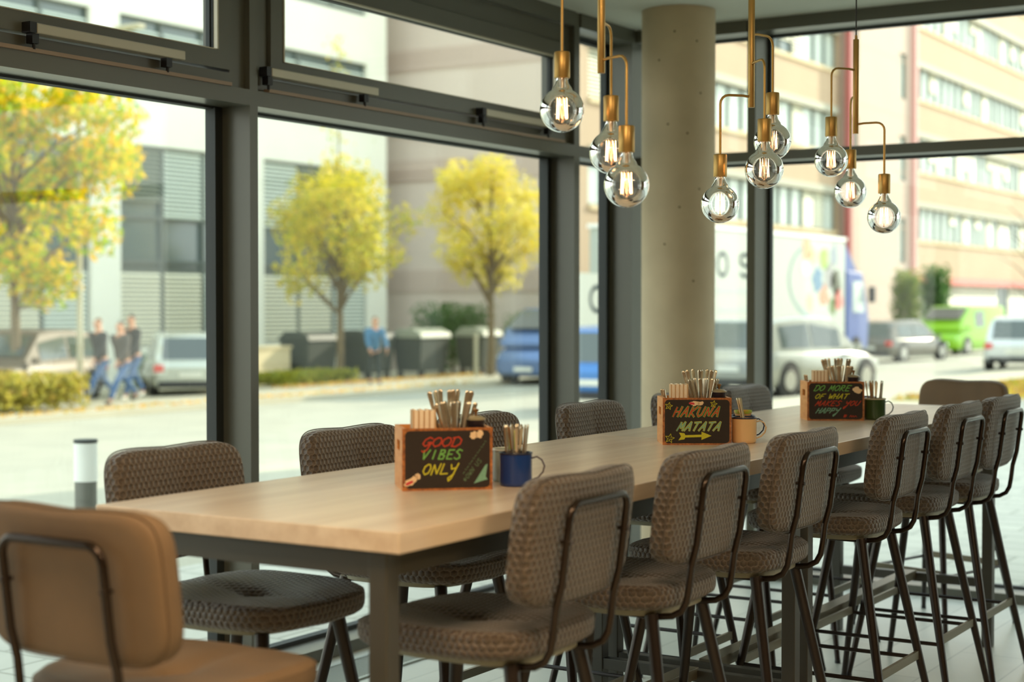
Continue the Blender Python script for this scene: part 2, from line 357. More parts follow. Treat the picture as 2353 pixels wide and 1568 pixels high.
# ================================================================ TABLES
TOPM = woodmat('oak_laminate', (200, 178, 152), (222, 204, 180), (9, .55, 9), .28, 2.2)
def table(y0, y1, label):
    xa, xb = -2.83, -1.947; xc = (xa+xb)/2; yc = (y0+y1)/2
    t = thing('bar_table', label, 'table', (xc, yc, 0), 0, 'tall tables pushed end to end')
    hx, hy = (xb-xa)/2, (y1-y0)/2
    MB().bb(-hx, hx, -hy, hy, 1.055, 1.10).build('tabletop', TOPM, t, bevel=.002)
    L = .048; ix, iy = hx-.055, hy-.03
    for s in (-1, 1):
        for q in (-1, 1):
            MB().bb(s*ix-(L if s > 0 else 0), s*ix+(0 if s > 0 else L), q*iy-(L if q > 0 else 0), q*iy+(0 if q > 0 else L), 0, 1.055).build('leg', TABLEM, t, bevel=.003)
    g = MB()
    for s in (-1, 1):
        g.bb(s*(ix-L/2)-.018, s*(ix-L/2)+.018, -iy+L, iy-L, .995, 1.055)
        g.bb(-ix+L, ix-L, s*(iy-L/2)-.018, s*(iy-L/2)+.018, .995, 1.055)
    g.build('apron', TABLEM, t)
    for s in (-1, 1):
        MB().bb(-ix+L, ix-L, s*(iy-L/2)-.02, s*(iy-L/2)+.02, .275, .315).build('cross_rail', TABLEM, t, bevel=.002)
    MB().bb(-.03, .03, -iy+.03, iy-.03, .285, .325).build('long_rail', BAR, t, bevel=.002)
    return t
table(2.68, 5.055, 'oak-topped tall table nearest the camera, holding the good vibes only crate')
table(5.061, 7.43, 'oak-topped tall table farther away, holding the do more of what makes you happy crate')

# ================================================================ STOOLS
FAB = hexfabric('quilted_fabric', (82, 67, 52), (134, 118, 98))
LEA = mat('tan_suede', (116, 93, 67), .75, noise=.12, scale=6, c2=(102, 83, 61))
SEATB = mat('seat_underside', (150, 146, 124), .6)
def spow(c, e): return math.copysign(abs(c)**e, c)
def outline(a, b, e, n=56):
    return [(a*spow(math.cos(2*math.pi*i/n), 2/e), b*spow(math.sin(2*math.pi*i/n), 2/e)) for i in range(n)]
def seat_pad(quilt=True):
    n = 64; a, b, e = .250, .240, 3.6; mb = MB(); rings = []
    def top(x, y):
        u, v = x/a, y/b; r2 = u*u+v*v
        z = .826 + .012*(1-min(1, r2)) - .030*math.exp(-(x*x+y*y)/.0008)*.5 - .012*math.exp(-(y*y)/.0008)*(1-abs(u))**.5 if abs(u) < 1 else .826
        z -= .010*math.exp(-((x+.02)**2)/.006)*(1-v*v if abs(v) < 1 else 0)*.6
        z += .012*u*u*(1 if u > 0 else .2) + .016*v**4 - .010*math.exp(-(x*x+y*y)/.012)
        return z
    for s in (.02, .08, .16, .25, .35, .46, .57, .68, .78, .87, .94):
        rings.append(mb.ring([(x, y, top(x, y)) for x, y in outline(a*s, b*s, 2+1.6*s, n)]))
    for s, dz in ((.975, -.004), (.992, -.0085), (.998, -.0085), (1.0, -.014), (1.004, -.026), (1.0, -.042), (.985, -.052), (.94, -.060)):
        o = outline(a*s, b*s, e, n); rings.append(mb.ring([(x, y, min(top(x*.93, y*.93), .835)+dz) for x, y in o]))
    for p_, q_ in zip(rings, rings[1:]): mb.bridge(p_, q_, n)
    mb.f.append(tuple(rings[0]+i for i in range(n))); mb.f.append(tuple(rings[-1]+i for i in reversed(range(n))))
    for i, f in enumerate(mb.f[:-2]): mb.f[i] = tuple(reversed(f))
    return mb
def welt(a, b, e, fz, r=.0022):
    return MB().tube([(x, y, fz(x, y)) for x, y in outline(a, b, e, 64)], r, 6, closed=True)
def back_pad():
    """pad in y (width) z (height), thickness toward -x; concave; leaning"""
    n = 64; hw, hh, e = .243, .152, 5.2; zc = 1.048; mb = MB(); rings = []
    def P3(y, z, d):      # d: depth forward from rear face
        lean = .13*z; bend = .32*y*y
        return (.292 + lean - bend*.9 - d, y, zc + z)
    rings_spec = [(.03, .004), (.3, .003), (.6, .001), (.85, 0), (.95, .002), (.985, .008), (1, .018), (1.004, .03), (1, .044), (.985, .054), (.96, .058), (.90, .063), (.7, .066), (.45, .066), (.2, .064), (.03, .060)]
    for s, d in rings_spec:
        pts = []
        for y, z in outline(hw*s, hh*s, 2+(e-2)*min(1, s), n):
            crease = .006*math.exp(-(y*y)/.0004) if d > .05 else 0
            zz = z - (.003*math.exp(-(y*y)/.0012) if (z > hh*.6 and s > .9) else 0)
            if z > 0: zz -= .010*(1-(y/hw)**2)*(z/hh)**2 if abs(y) < hw else 0
            pts.append(P3(y, zz, d-crease))
        rings.append(mb.ring(pts))
    for p_, q_ in zip(rings, rings[1:]): mb.bridge(p_, q_, n)
    mb.f.append(tuple(rings[0]+i for i in reversed(range(n)))); mb.f.append(tuple(rings[-1]+i for i in range(n)))
    return mb
def make_stool(name, cloth, label, cat='bar stool', group=None):
    t = thing(name, label, cat, (0, 0, 0), 0, group)
    sp = seat_pad()
    for v in sp.v: v.x -= .018
    s = sp.build('seat', cloth, t, smooth=60, boxuv=True)
    MB().prism(outline(.20, .19, 3.6, 40), .755, .772).build('seat_base', SEATB, t)
    b = back_pad().build('backrest', cloth, t, smooth=50, boxuv=True)
    # seams
    y0 = .2225
    mb = MB(); pts = []
    for y, z in outline(.2445, .1535, 5.2, 64): pts.append((.292 + .13*z - .288*y*y - .012, y, 1.048+z - (.003*math.exp(-(y*y)/.0012) if z > .09 else 0) - (.010*(1-(y/.2445)**2)*(z/.1535)**2 if z > 0 and abs(y) < .2445 else 0)))
    mb.tube(pts, .0018, 6, closed=True).build('piping', cloth, b)
    # U tube
    hw = .135; r = .0092; path = []
    def low(y): 
        return [(.05, y, .752), (.19, y, .752), (.225, y, .757), (.252, y, .772), (.266, y, .797), (.272, y, .83), (.279, y, .89)]
    path += low(-hw)
    xt = lambda z: .301 + .13*(z-1.03) - .288*hw*hw + .010
    path += [(xt(z), -hw, z) for z in (.95, 1.0, 1.05)]
    zt = 1.13
    path += [(xt(zt-.035+.035*math.sin(a)), -hw+.035-.035*math.cos(a), zt-.035+.035*math.sin(a)) for a in (0, .4, .8, 1.2, 1.57)]
    path += [(xt(zt-.035+.035*math.sin(a)), hw-.035+.035*math.cos(a), zt-.035+.035*math.sin(a)) for a in (1.57, 1.2, .8, .4, 0)]
    path += [(xt(z), hw, z) for z in (1.05, 1.0, .95)]
    path += list(reversed(low(hw)))
    MB().tube(path, r, 10).build('back_frame', TUBEM, t, smooth=60)
    for y in (-hw, hw):
        MB().tube([(xt(1.045)-.016, y, 1.045), (xt(1.045)+.010, y, 1.045), (xt(1.045)+.013, y, 1.045)], [.005, .007, .004], 8).build('bolt', BLKM, t, smooth=40)
    # legs
    for sx_, sy_ in ((1, 1), (1, -1), (-1, 1), (-1, -1)):
        a = Vector((.172*sx_, .15*sy_, .758)); f = Vector(((.315 if sx_ > 0 else -.295), .262*sy_, 0))
        lg = MB().tube([a, a.lerp(f, .5), f + Vector((0, 0, .012))], [.0185, .016, .0115], 14).build('leg', BLKM, t, smooth=50)
        MB().tube([f + Vector((0, 0, .014)), f + Vector((0, 0, 0))], [.0125, .0125], 12).build('foot_cap', BLACKP, lg)
    def lp(sx_, sy_, z):
        k = 1 - z/.758; return Vector((.172*sx_ + ((.315 if sx_ > 0 else -.295) - .172*sx_)*k, sy_*(.15+.112*k), z))
    for sx_ in (1, -1):
        a, b_ = lp(sx_, -1, .30), lp(sx_, 1, .30); MB().bb(a.x-.006, a.x+.006, a.y+.004, b_.y-.004, .283, .313).build('footrest', BAR, t)
    for sy_ in (1, -1):
        MB().tube([lp(-1, sy_, .285), lp(1, sy_, .285)], .0075, 8).build('side_bar', BLKM, t, smooth=40)
    return t
def place(proto, used, x, y, rz, label):
    o = proto if not used[0] else copy_tree(proto)
    used[0] = True; o.location = (x, y, 0); o.rotation_euler = (0, 0, R(rz)); o['label'] = label; return o
def reg(o):
    KIDS[o.name] = list(c for c in bpy.data.objects if c.parent == o)
    for c in KIDS[o.name]: reg(c)
pr = make_stool('bar_stool', FAB, 'x', 'bar stool', 'quilted bar stools along the tables'); reg(pr); u = [False]
RS = [(3.205, -2.08, 0, 'grey-brown quilted bar stool nearest the camera, its back hiding the tabletop corner'),
      (3.90, -2.08, 0, 'grey-brown quilted bar stool in the near row, second from the camera'),
      (4.585, -2.08, 0, 'quilted bar stool on the near side beside the table joint, under the cream mug'),
      (5.50, -2.08, 0, 'quilted bar stool fourth along the near side, in front of the green mug'),
      (6.195, -2.08, 0, 'quilted bar stool on the near side, second from the far right end'),
      (6.75, -2.07, 0, 'quilted bar stool farthest right, cut by the photo edge')]
for y, x, a, l in RS: place(pr, u, x, y, a, l)
LS = [(3.17, -2.785, 180, 'dark quilted bar stool by the window, leftmost, behind the table corner'),
      (3.95, -2.785, 180, 'dark quilted bar stool by the window, just left of the good vibes crate'),
      (4.66, -2.785, 180, 'dark quilted bar stool by the window, its back peeking out behind the blue mug'),
      (5.46, -2.785, 180, 'quilted bar stool by the window, left of the concrete pillar'),
      (6.25, -2.785, 180, 'quilted bar stool by the window, mostly hidden behind the hakuna matata crate'),
      (6.95, -2.785, 180, 'grey bar stool by the window, right of the hakuna matata crate')]
for y, x, a, l in LS: place(pr, u, x, y, a, l)
pr2 = make_stool('suede_bar_stool', LEA, 'x', 'bar stool', 'tan suede bar stools at the table ends'); reg(pr2); u2 = [False]
place(pr2, u2, -2.315, 2.395, -90, 'tan suede bar stool in the lower left foreground at the table end')
place(pr2, u2, -2.40, 7.76, 74, 'tan-brown bar stool at the far head of the table')

# ================================================================ PENDANT LAMPS
def realglass(name):
    m, t, b = nodes(name); t.nodes.remove(b); g = t.nodes.new('ShaderNodeBsdfGlass'); g.inputs['IOR'].default_value = 1.5; g.inputs['Roughness'].default_value = 0
    t.links.new(g.outputs[0], t.nodes['Material Output'].inputs[0]); MATS[name] = m; return m
BULB = realglass('bulb_glass')
FIL = emat('filament', (1, .55, .22), 190)
WIREG = mat('bulb_wire', (230, 220, 200), .3, .6)
def bulb(parent, socket_c):
    """glass globe, centre at local origin of socket_c"""
    x, y, z = socket_c
    s = MB().lathe([(.0215, 0), (.0225, .002), (.0225, .070), (.021, .073), (.008, .075)], x, y, z+.085, 24).build('socket', BRASS, parent, smooth=40)
    prof = [(.0165, .094), (.0165, .080), (.019, .070), (.027, .058)]
    Rb = .0625
    prof += [(Rb*math.cos(a), Rb*math.sin(a)-.004) for a in [R(62-(62+90)*i/16) for i in range(16)]] + [(.001, -Rb-.004)]
    inner = [(max(.0003, r-.0011*min(1, r/.01)), zz+.0011*(1 if zz < -.05 else 0)) for r, zz in prof]; full = prof + list(reversed(inner)) + [prof[0]]
    gb = MB().lathe(full, x, y, z, 40, cap0=False, cap1=False).build('bulb', BULB, parent, smooth=60)
    st = MB().lathe([(.009, .092), (.007, .055), (.008, .05), (.005, .046), (.0012, .044), (.0012, -.035), (.004, -.038), (.001, -.04)], x, y, z, 12).build('bulb_stem', WIREG, gb, smooth=50)
    f = MB(); n = 8; pts = []
    for i in range(n):
        a0 = 2*math.pi*i/n; a1 = 2*math.pi*(i+.5)/n; r_ = .0155
        pts += [(x+r_*.9*math.cos(a0), y+r_*.9*math.sin(a0), z+.030), (x+r_*math.cos(a1), y+r_*math.sin(a1), z-.028)]
    f.tube(pts, .0011, 5).build('filament', FIL, gb)
    return s
def lamp(label, x, y, ang, rod):
    """ang: world bearings of high, mid, low arm"""
    t = thing('pendant_lamp', label, 'pendant lamp', (x, y, 2.22), 0, 'brass pendant lamps over the table')
    MB().lathe([(.0105, 0), (.011, .001), (.011, .355), (.0105, .356)], 0, 0, 0, 20).build('tube', BRASS, t, smooth=40)
    if rod: MB().lathe([(.004, .356), (.004, ZC-2.22)], 0, 0, 0, 10).build('cable', BRASS, t, smooth=40)
    else:
        MB().lathe([(.006, .356), (.005, .372)], 0, 0, 0, 12).build('cable_grip', BRASS, t, smooth=40)
        MB().lathe([(.0028, .37), (.0028, ZC-2.22)], 0, 0, 0, 8).build('cable', BLACKP, t)
    MB().lathe([(.05, ZC-2.22-.02), (.05, ZC-2.22)], 0, 0, 0, 24).build('ceiling_rose', BRASS, t, smooth=40)
    for a, zh, zb in zip(ang, (.243, .145, .038), (-.10, -.208, -.315)):
        a = R(a); d = Vector((math.cos(a), math.sin(a), 0)); L = .11; rb = .03
        path = [d*.006 + Vector((0, 0, zh-.003)), d*.03 + Vector((0, 0, zh))] + [d*(L-rb+rb*math.sin(q)) + Vector((0, 0, zh-rb+rb*math.cos(q))) for q in (0, .4, .8, 1.2, 1.57)] + [d*L + Vector((0, 0, zb+.155))]
        ar = MB().tube(path, .0042, 10).build('arm', BRASS, t, smooth=60)
        e = d*L; bulb(ar, (e.x, e.y, zb))
    return t
CA = 31.96   # camera right bearing
lamp('leftmost brass three-bulb pendant lamp, in front of the dark window frame', -2.17, 3.95, (CA+183, CA+72, CA-54), True)
lamp('brass three-bulb pendant lamp in the middle, just right of the concrete pillar', -2.13, 4.90, (CA+42, CA-76, CA+196), True)
lamp('brass three-bulb pendant lamp farthest right, hanging on a thin black cable', -2.12, 5.86, (CA+203, CA+88, CA-28), False)
# ================================================================ CRATES AND WHAT STANDS IN THEM
CRW = woodmat('crate_wood', (204, 132, 66), (228, 166, 98), (3, 3, 14), .5, 3)
CRE = woodmat('crate_edge', (110, 62, 30), (190, 118, 58), (14, 14, 14), .5, 6)
BOARD = mat('chalkboard', (38, 27, 18), .75, noise=.2, scale=120)
def chalk(n, c): return mat('chalk_'+n, c, .9, noise=.35, scale=900)
GL = {'G': [[(.9,.85),(.6,1),(.2,.75),(.05,.35),(.3,.1),(.7,.3),(.85,.5),(.5,.45)],[(.85,.5),(.6,-.25),(.3,-.5),(.1,-.35)]],
 'O': [[(.5,.95),(.15,.75),(.05,.35),(.35,.05),(.75,.2),(.9,.6),(.75,.9),(.5,.95)]], 'D': [[(.25,.95),(.1,.05)],[(.05,.9),(.6,1),(.95,.7),(.9,.3),(.5,.02),(.05,.08)]],
 'V': [[(.05,.95),(.25,.05),(.9,1)]], 'I': [[(.5,.95),(.4,.05)]], 'B': [[(.2,.95),(.1,.05)],[(.1,.95),(.7,.95),(.8,.7),(.25,.52),(.85,.4),(.7,.05),(.05,.05)]],
 'E': [[(.95,.95),(.2,.95),(.1,.05),(.85,.05)],[(.15,.52),(.75,.52)]], 'S': [[(.95,.85),(.5,1),(.15,.75),(.7,.45),(.8,.15),(.4,0),(.0,.15)]],
 'N': [[(.05,.02),(.2,.9),(.7,.1),(.95,1)]], 'L': [[(.25,.98),(.08,.08),(.95,.12)]], 'Y': [[(.1,.9),(.25,.5),(.8,.6)],[(.95,1),(.5,-.3),(.25,-.55),(.1,-.3),(.7,.1)]],
 'H': [[(.15,.95),(.05,.02)],[(.9,1),(.75,.02)],[(.1,.5),(.85,.52)]], 'A': [[(.02,.02),(.6,1),(.85,.02)],[(.25,.38),(.8,.38)]],
 'K': [[(.2,.98),(.08,.02)],[(.95,1),(.15,.45),(.9,.0)]], 'U': [[(.1,.95),(.05,.3),(.35,.03),(.75,.2),(.9,.98)]], 'M': [[(.0,.02),(.2,.95),(.45,.3),(.8,1),(.9,.02)]],
 'T': [[(.0,.92),(1.0,.98)],[(.55,.95),(.4,.02)]], 'R': [[(.2,.95),(.08,.02)],[(.12,.95),(.75,.92),(.75,.6),(.15,.48),(.9,.0)]], 'F': [[(.95,.97),(.2,.92),(.08,.02)],[(.15,.5),(.7,.52)]],
 'W': [[(.05,.95),(.2,.05),(.5,.65),(.65,.05),(.98,1)]], 'P': [[(.2,.95),(.08,.02)],[(.12,.95),(.8,.9),(.75,.5),(.15,.45)]], 'C': [[(.9,.85),(.5,1),(.1,.6),(.2,.1),(.85,.1)]],
 '#': [[(.3,.95),(.2,.05)],[(.7,.95),(.6,.05)],[(.05,.65),(.95,.7)],[(.0,.3),(.9,.35)]], '*': [[(.5,.9),(.5,.1)],[(.1,.7),(.9,.3)],[(.1,.3),(.9,.7)]]}
def strokes(mb, lines, w, y, M=None):
    for ln in lines:
        for (a, b), (c, d) in zip(ln, ln[1:]):
            v = Vector((c-a, d-b)); L = max(v.length, 1e-6); n = Vector((-v.y, v.x))/L*w/2; e = v/L*w*.25
            mb.quad((a-n.x-e.x, y, b-n.y-e.y), (c-n.x+e.x, y, d-n.y+e.y), (c+n.x+e.x, y, d+n.y+e.y), (a+n.x-e.x, y, b+n.y-e.y))
            y -= .000012
def text(txt, x, z, w, h, adv, slant=.28, rot=0):
    out = []; cr, sr = math.cos(R(rot)), math.sin(R(rot)); cx = 0
    for ch in txt:
        if ch == ' ': cx += adv*.75; continue
        for ln in GL[ch]:
            q = []
            for a, b in ln:
                px, pz = cx + a*w + b*h*slant, b*h; q.append((x + px*cr - pz*sr, z + px*sr + pz*cr))
            out.append(q)
        cx += adv
    return out
def word(board, txt, col, x, z, w, h, adv, lw, y=-.0016, under=None, **k):
    ls = text(txt, x, z, w, h, adv, **k); mb = MB()
    if under: u_ = MB(); strokes(u_, ls, lw*1.9, y+.0004); lo = u_.build('lettering_outline', under, board)
    strokes(mb, ls, lw, y); return mb.build('lettering', col, board)
def star(board, x, z, r, col):
    pts = [(x + (r if i % 2 == 0 else r*.45)*math.sin(math.pi*i/5+.2), z + (r if i % 2 == 0 else r*.45)*math.cos(math.pi*i/5+.2)) for i in range(11)]
    mb = MB(); strokes(mb, [pts, [(x-.3*r, z-.1*r), (x, z-.28*r), (x+.3*r, z-.1*r)], [(x-.2*r, z+.12*r), (x-.18*r, z+.2*r)], [(x+.2*r, z+.12*r), (x+.18*r, z+.2*r)]], .0016, -.0016); mb.build('chalk_star', col, board)
def blob(board, x, z, rx, rz_, m, rot=0, seed=1, y=-.0018, name='sticker'):
    rr = random.Random(seed); pts = []
    for i in range(18):
        a = 2*math.pi*i/18; k = 1 + .22*rr.uniform(-1, 1); px, pz = rx*k*math.cos(a), rz_*k*math.sin(a); c, s = math.cos(R(rot)), math.sin(R(rot)); pts.append((x+px*c-pz*s, y, z+px*s+pz*c))
    b = MB(); b.quad(*reversed(pts)); return b.build(name, m, board)
STK = mat('sticker_paper', (226, 196, 156), .6); STR = mat('sticker_red', (196, 50, 58), .6)
W_, D_, H_ = .231, .165, .158
def crate(label, x, y, rz):
    t = thing('condiment_crate', label, 'crate', (x + W_/2*math.cos(R(rz)), y + W_/2*math.sin(R(rz)), 1.10), R(rz), 'wooden condiment crates on the tables')
    hw = W_/2; th = .010; g = MB()
    g.bb(-hw, hw, .002, .002+th, 0, H_); g.bb(-hw, hw, D_-th, D_, 0, H_); g.bb(-hw+th, hw-th, th+.002, D_-th, 0, .008)
    g.build('box', CRW, t, bevel=.0015)
    for s in (-1, 1):
        x0, x1 = (-hw, -hw+th) if s < 0 else (hw-th, hw); a, b, c, d = .052, .112, .098, .124
        g = MB().bb(x0, x1, .012, a, .0, H_).bb(x0, x1, b, D_-th, .0, H_).bb(x0, x1, a, b, 0, c).bb(x0, x1, a, b, d, H_); g.build('side_panel', CRW, t)
    g = MB().bb(-hw-.0006, hw+.0006, -.0004, .0016, 0, .009).bb(-hw-.0006, hw+.0006, -.0004, .0016, H_-.007, H_+.0005).bb(-hw-.0006, -hw+.007, -.0004, .0016, .009, H_-.007).bb(hw-.007, hw+.0006, -.0004, .0016, .009, H_-.007)
    g.build('rim', CRE, t)
    MB().bb(-hw+th, hw-th, .013, D_-th-.001, .118, .122).build('tray', CRW, t)
    MB().bb(.045, hw-th-.001, .02, D_-th-.003, .1222, .132).build('shelf', CRW, t)
    n = []; r_ = .012; x0, x1, z0, z1 = -hw+.0065, hw-.0065, .006, H_-.006
    for cx_, cz_, a0 in ((x1-r_, z1-r_, 0), (x0+r_, z1-r_, 90), (x0+r_, z0+r_, 180), (x1-r_, z0+r_, 270)):
        for k in range(5): a = R(a0 + 22.5*k); n.append((cx_+r_*math.cos(a), cz_+r_*math.sin(a)))
    M = Matrix(((1, 0, 0, 0), (0, 0, -1, 0), (0, 1, 0, 0), (0, 0, 0, 1)))
    b = MB().prism(n, -.0002, .0012, M).build('chalkboard', BOARD, t)
    return t, b
def bp(px, pz): return -W_/2 + px*W_, pz*H_     # board fractions -> crate coordinates
red, grn, yel, teal, org = chalk('red', (196, 66, 40)), chalk('green', (120, 186, 92)), chalk('yellow', (206, 200, 50)), chalk('teal', (126, 176, 150)), chalk('dim', (96, 122, 92))
CR = []
# crate 1
t1, b1 = crate('wooden crate with chalkboard front reading good vibes only, nearest the camera', -2.376, 3.285, 43)
word(b1, 'GOOD', red, *bp(.21, .70), .026, .025, .0245, .0032); word(b1, 'VIBES', grn, *bp(.21, .50), .018, .025, .0205, .0034); word(b1, 'ONLY', yel, *bp(.21, .25), .021, .029, .0225, .0034)
word(b1, '*OWN US', org, *bp(.70, .12), .009, .012, .0105, .0016, rot=52, slant=.1)
mb = MB(); strokes(mb, [[(-W_/2+W_*(.67+.022*i), H_*(.26+.045*i+.03*(i % 2))), (-W_/2+W_*(.69+.022*i), H_*(.30+.045*i-.02*(i % 2)))] for i in range(12)], .0016, -.0016); mb.build('chalk_scribble', org, b1)
x, z = bp(.79, .10); MB().quad((x, -.0016, z), (x+.026, -.0016, z+.008), (x+.036, -.0016, z+.010), (x+.031, -.0016, z+.018), (x+.036, -.0016, z+.050), (x+.030, -.0016, z+.047)).build('chalk_patch', teal, b1)
blob(b1, *bp(.79, .885), .0095, .010, STK, 0, 3); blob(b1, *bp(.855, .895), .0095, .010, STK, 0, 5)
blob(b1, *bp(.10, .16), .022, .009, STK, 32, 8); blob(b1, *bp(.17, .235), .007, .008, STK, 32, 9); blob(b1, *bp(.075, .13), .011, .004, STR, 30, 4, -.0021, 'sticker_print')
# crate 2
t2, b2 = crate('wooden crate with chalkboard front reading hakuna matata above a yellow arrow', -2.417, 4.832, 33.5)
word(b2, 'HAKUNA', red, *bp(.14, .60), .022, .034, .0262, .0040, under=grn, slant=.40); word(b2, 'MATATA', teal, *bp(.20, .30), .021, .030, .0245, .0036, under=yel, slant=.45)
x, z = bp(.26, .10); mb = MB(); mb.quad((x+.010, -.0016, z+.009), (x+.072, -.0016, z+.011), (x+.072, -.0016, z+.019), (x+.010, -.0016, z+.017)); mb.quad((x+.070, -.0017, z+.001), (x+.104, -.0017, z+.015), (x+.070, -.0017, z+.029)); mb.quad((x-.008, -.0017, z), (x+.012, -.0017, z+.003), (x+.018, -.0017, z+.013), (x+.012, -.0017, z+.024), (x-.006, -.0017, z+.026), (x+.001, -.0017, z+.013)); mb.build('chalk_arrow', yel, b2)
star(b2, *bp(.085, .83), .013, yel); star(b2, *bp(.74, .87), .012, yel); star(b2, *bp(.10, .14), .016, yel)
blob(b2, *bp(.46, .885), .017, .008, STK, 0, 11); blob(b2, *bp(.55, .885), .010, .007, STK, 20, 12); blob(b2, *bp(.42, .885), .010, .0042, STR, 0, 4, -.0021, 'sticker_print')
# crate 3
t3, b3 = crate('wooden crate with chalkboard front reading do more of what makes you happy', -2.426, 6.157, 32)
word(b3, 'DO MORE', grn, *bp(.10, .76), .020, .024, .0220, .0030, slant=.5); word(b3, 'OF WHAT', yel, *bp(.12, .56), .018, .021, .0200, .0030, slant=.5); word(b3, 'MAKES YOU', red, *bp(.13, .38), .018, .021, .0205, .0030, slant=.6); word(b3, 'HAPPY', teal, *bp(.14, .19), .018, .022, .0185, .0030, slant=.6)
word(b3, '#', red, *bp(.63, .08), .013, .013, .012, .0024); mb = MB(); x, z = bp(.74, .09); strokes(mb, [[(x, z), (x+.006, z+.008), (x+.009, z), (x+.015, z+.007), (x+.018, z), (x+.025, z+.006), (x+.03, z)]], .002, -.0016); mb.build('chalk_scribble', red, b3)
blob(b3, *bp(.87, .79), .018, .0125, STK, -10, 2)
# contents. local crate frame -> world
def LW(t, x, y, z):
    a = t.rotation_euler.z; return (t.location.x + x*math.cos(a) - y*math.sin(a), t.location.y + x*math.sin(a) + y*math.cos(a), t.location.z + z)
NAP = mat('napkin', (246, 230, 204), .9); NAP2 = mat('napkin_edge', (205, 172, 132), .9)
POT = mat('pot_enamel', (40, 33, 40), .3); POTL = mat('pot_lid', (150, 140, 110), .35); KNOB = mat('pot_knob', (150, 112, 70), .35, .7)
def fork(L, w, wide_top=True):
    """cutlery handle standing upright: flat tapering bar with rounded end, base at local z=0"""
    mb = MB(); rings = []
    for k, (z, s) in enumerate([(0, .45), (.3, .5), (.6, .7), (.85, .95), (.94, 1), (.985, .85), (1, .45)]):
        hw_, ht = w/2*s, .0016*(1 if k < 6 else .6)
        rings.append(mb.ring([(-hw_, -ht, z*L), (0, -ht*1.3, z*L), (hw_, -ht, z*L), (hw_, ht, z*L), (0, ht*1.3, z*L), (-hw_, ht, z*L)]))
    for a, b in zip(rings, rings[1:]): mb.bridge(a, b, 6)
    mb.f.append(tuple(reversed(range(6)))); mb.f.append(tuple(rings[-1]+q for q in range(6)))
    me = mb.build('cutlery', STEEL, smooth=70); return me
K1 = fork(.128, .0125); K2 = fork(.100, .0115); K3 = fork(.060, .0085); K4 = fork(.150, .0095)
used = {K1.name: False, K2.name: False, K3.name: False}; K4.name = 'x4'
def cut(K, name, label, group, loc, lean, bear, spin):
    o = K if not used[K.name0] else K.copy()
    if used[K.name0]: C.objects.link(o)
    used[K.name0] = True
    o.name = name; o.location = loc; o.rotation_mode = 'QUATERNION'
    ax = Vector((-math.sin(bear), math.cos(bear), 0)); o.rotation_quaternion = Matrix.Rotation(lean, 4, ax).to_quaternion() @ Matrix.Rotation(spin, 4, 'Z').to_quaternion()
    tag(o, label, 'cutlery', group)
class KK: pass
def wrapk(o): return o
bpy.types.Object.name0 = property(lambda s: s.get('_k', s.name))
for k in (K1, K2, K3): k['_k'] = k.name
rr = random.Random(3)
CN = ['good vibes', 'hakuna matata', 'do more']
for ci, t in enumerate((t1, t2, t3)):
    nm = CN[ci]
    # napkins
    n_t = thing('napkin_stack', 'stack of folded paper napkins standing in the %s crate' % nm, 'napkins', LW(t, -.058, .045, .1225), t.rotation_euler.z)
    g = MB(); g2 = MB()
    for i in range(13):
        x = -.028 + i*.0046; h = .080 + .002*math.sin(i*1.7)
        (g if i % 3 else g2).bb(x, x+.0038, -.022, .028, 0, h)
    g.build('folded_sheets', NAP, n_t); g2.build('sheet_edges', NAP2, n_t)
    # cutlery
    for i in range(8):
        x = -.002 + i*.0075 + rr.uniform(-.002, .002); ln = (i-3.5)*.055 + rr.uniform(-.03, .03); y = .095 + .020*(i % 3)
        cut(K1, 'table_knife', 'long steel cutlery handles standing at the back of the %s crate' % nm, 'tall cutlery in the %s crate' % nm, LW(t, x, y, .123-.0), abs(ln)*1.3, t.rotation_euler.z + (0 if ln > 0 else math.pi), t.rotation_euler.z + rr.uniform(-.5, .5))
    for i in range(9):
        x = .004 + i*.0062; ln = (i-4)*.055 + rr.uniform(-.03, .03); y = .035 + .018*(i % 3)
        cut(K3 if 0 else K2, 'table_fork', 'shorter steel cutlery handles bunched at the front of the %s crate' % nm, 'short cutlery in the %s crate' % nm, LW(t, x, y, .1235), abs(ln)*1.3, t.rotation_euler.z + (0 if ln > 0 else math.pi), t.rotation_euler.z + rr.uniform(-.6, .6))
    if ci != 0:
        for i in range(5): cut(K3, 'tea_spoon', 'small spoon handles at the left end of the %s crate' % nm, 'small spoons in the %s crate' % nm, LW(t, -.10+.004*i, .11+.004*(i % 3), .1235), .12+.03*i, t.rotation_euler.z + math.pi, t.rotation_euler.z + i)
    for j, (x, y) in enumerate(((.072, .118), (.082, .052))):
        pt = thing('mini_pot', 'tiny dark lidded pot in the %s crate, %s one of its two' % (nm, ('back', 'front')[j]), 'pot', LW(t, x, y, .1325))
        MB().lathe([(.016, 0), (.018, .004), (.0225, .036), (.024, .042)], 0, 0, 0, 24).build('bowl', POT, pt, smooth=50)
        ld = MB().lathe([(.0255, .0425), (.0255, .046), (.018, .051), (.006, .053)], 0, 0, 0, 24).build('lid', POTL, pt, smooth=50)
        MB().lathe([(.003, .053), (.0035, .060), (.0075, .066), (.0075, .069), (.003, .071)], 0, 0, 0, 16).build('lid_knob', KNOB, ld, smooth=50)
for k in list(bpy.data.objects):
    if '_k' in k: del k['_k']
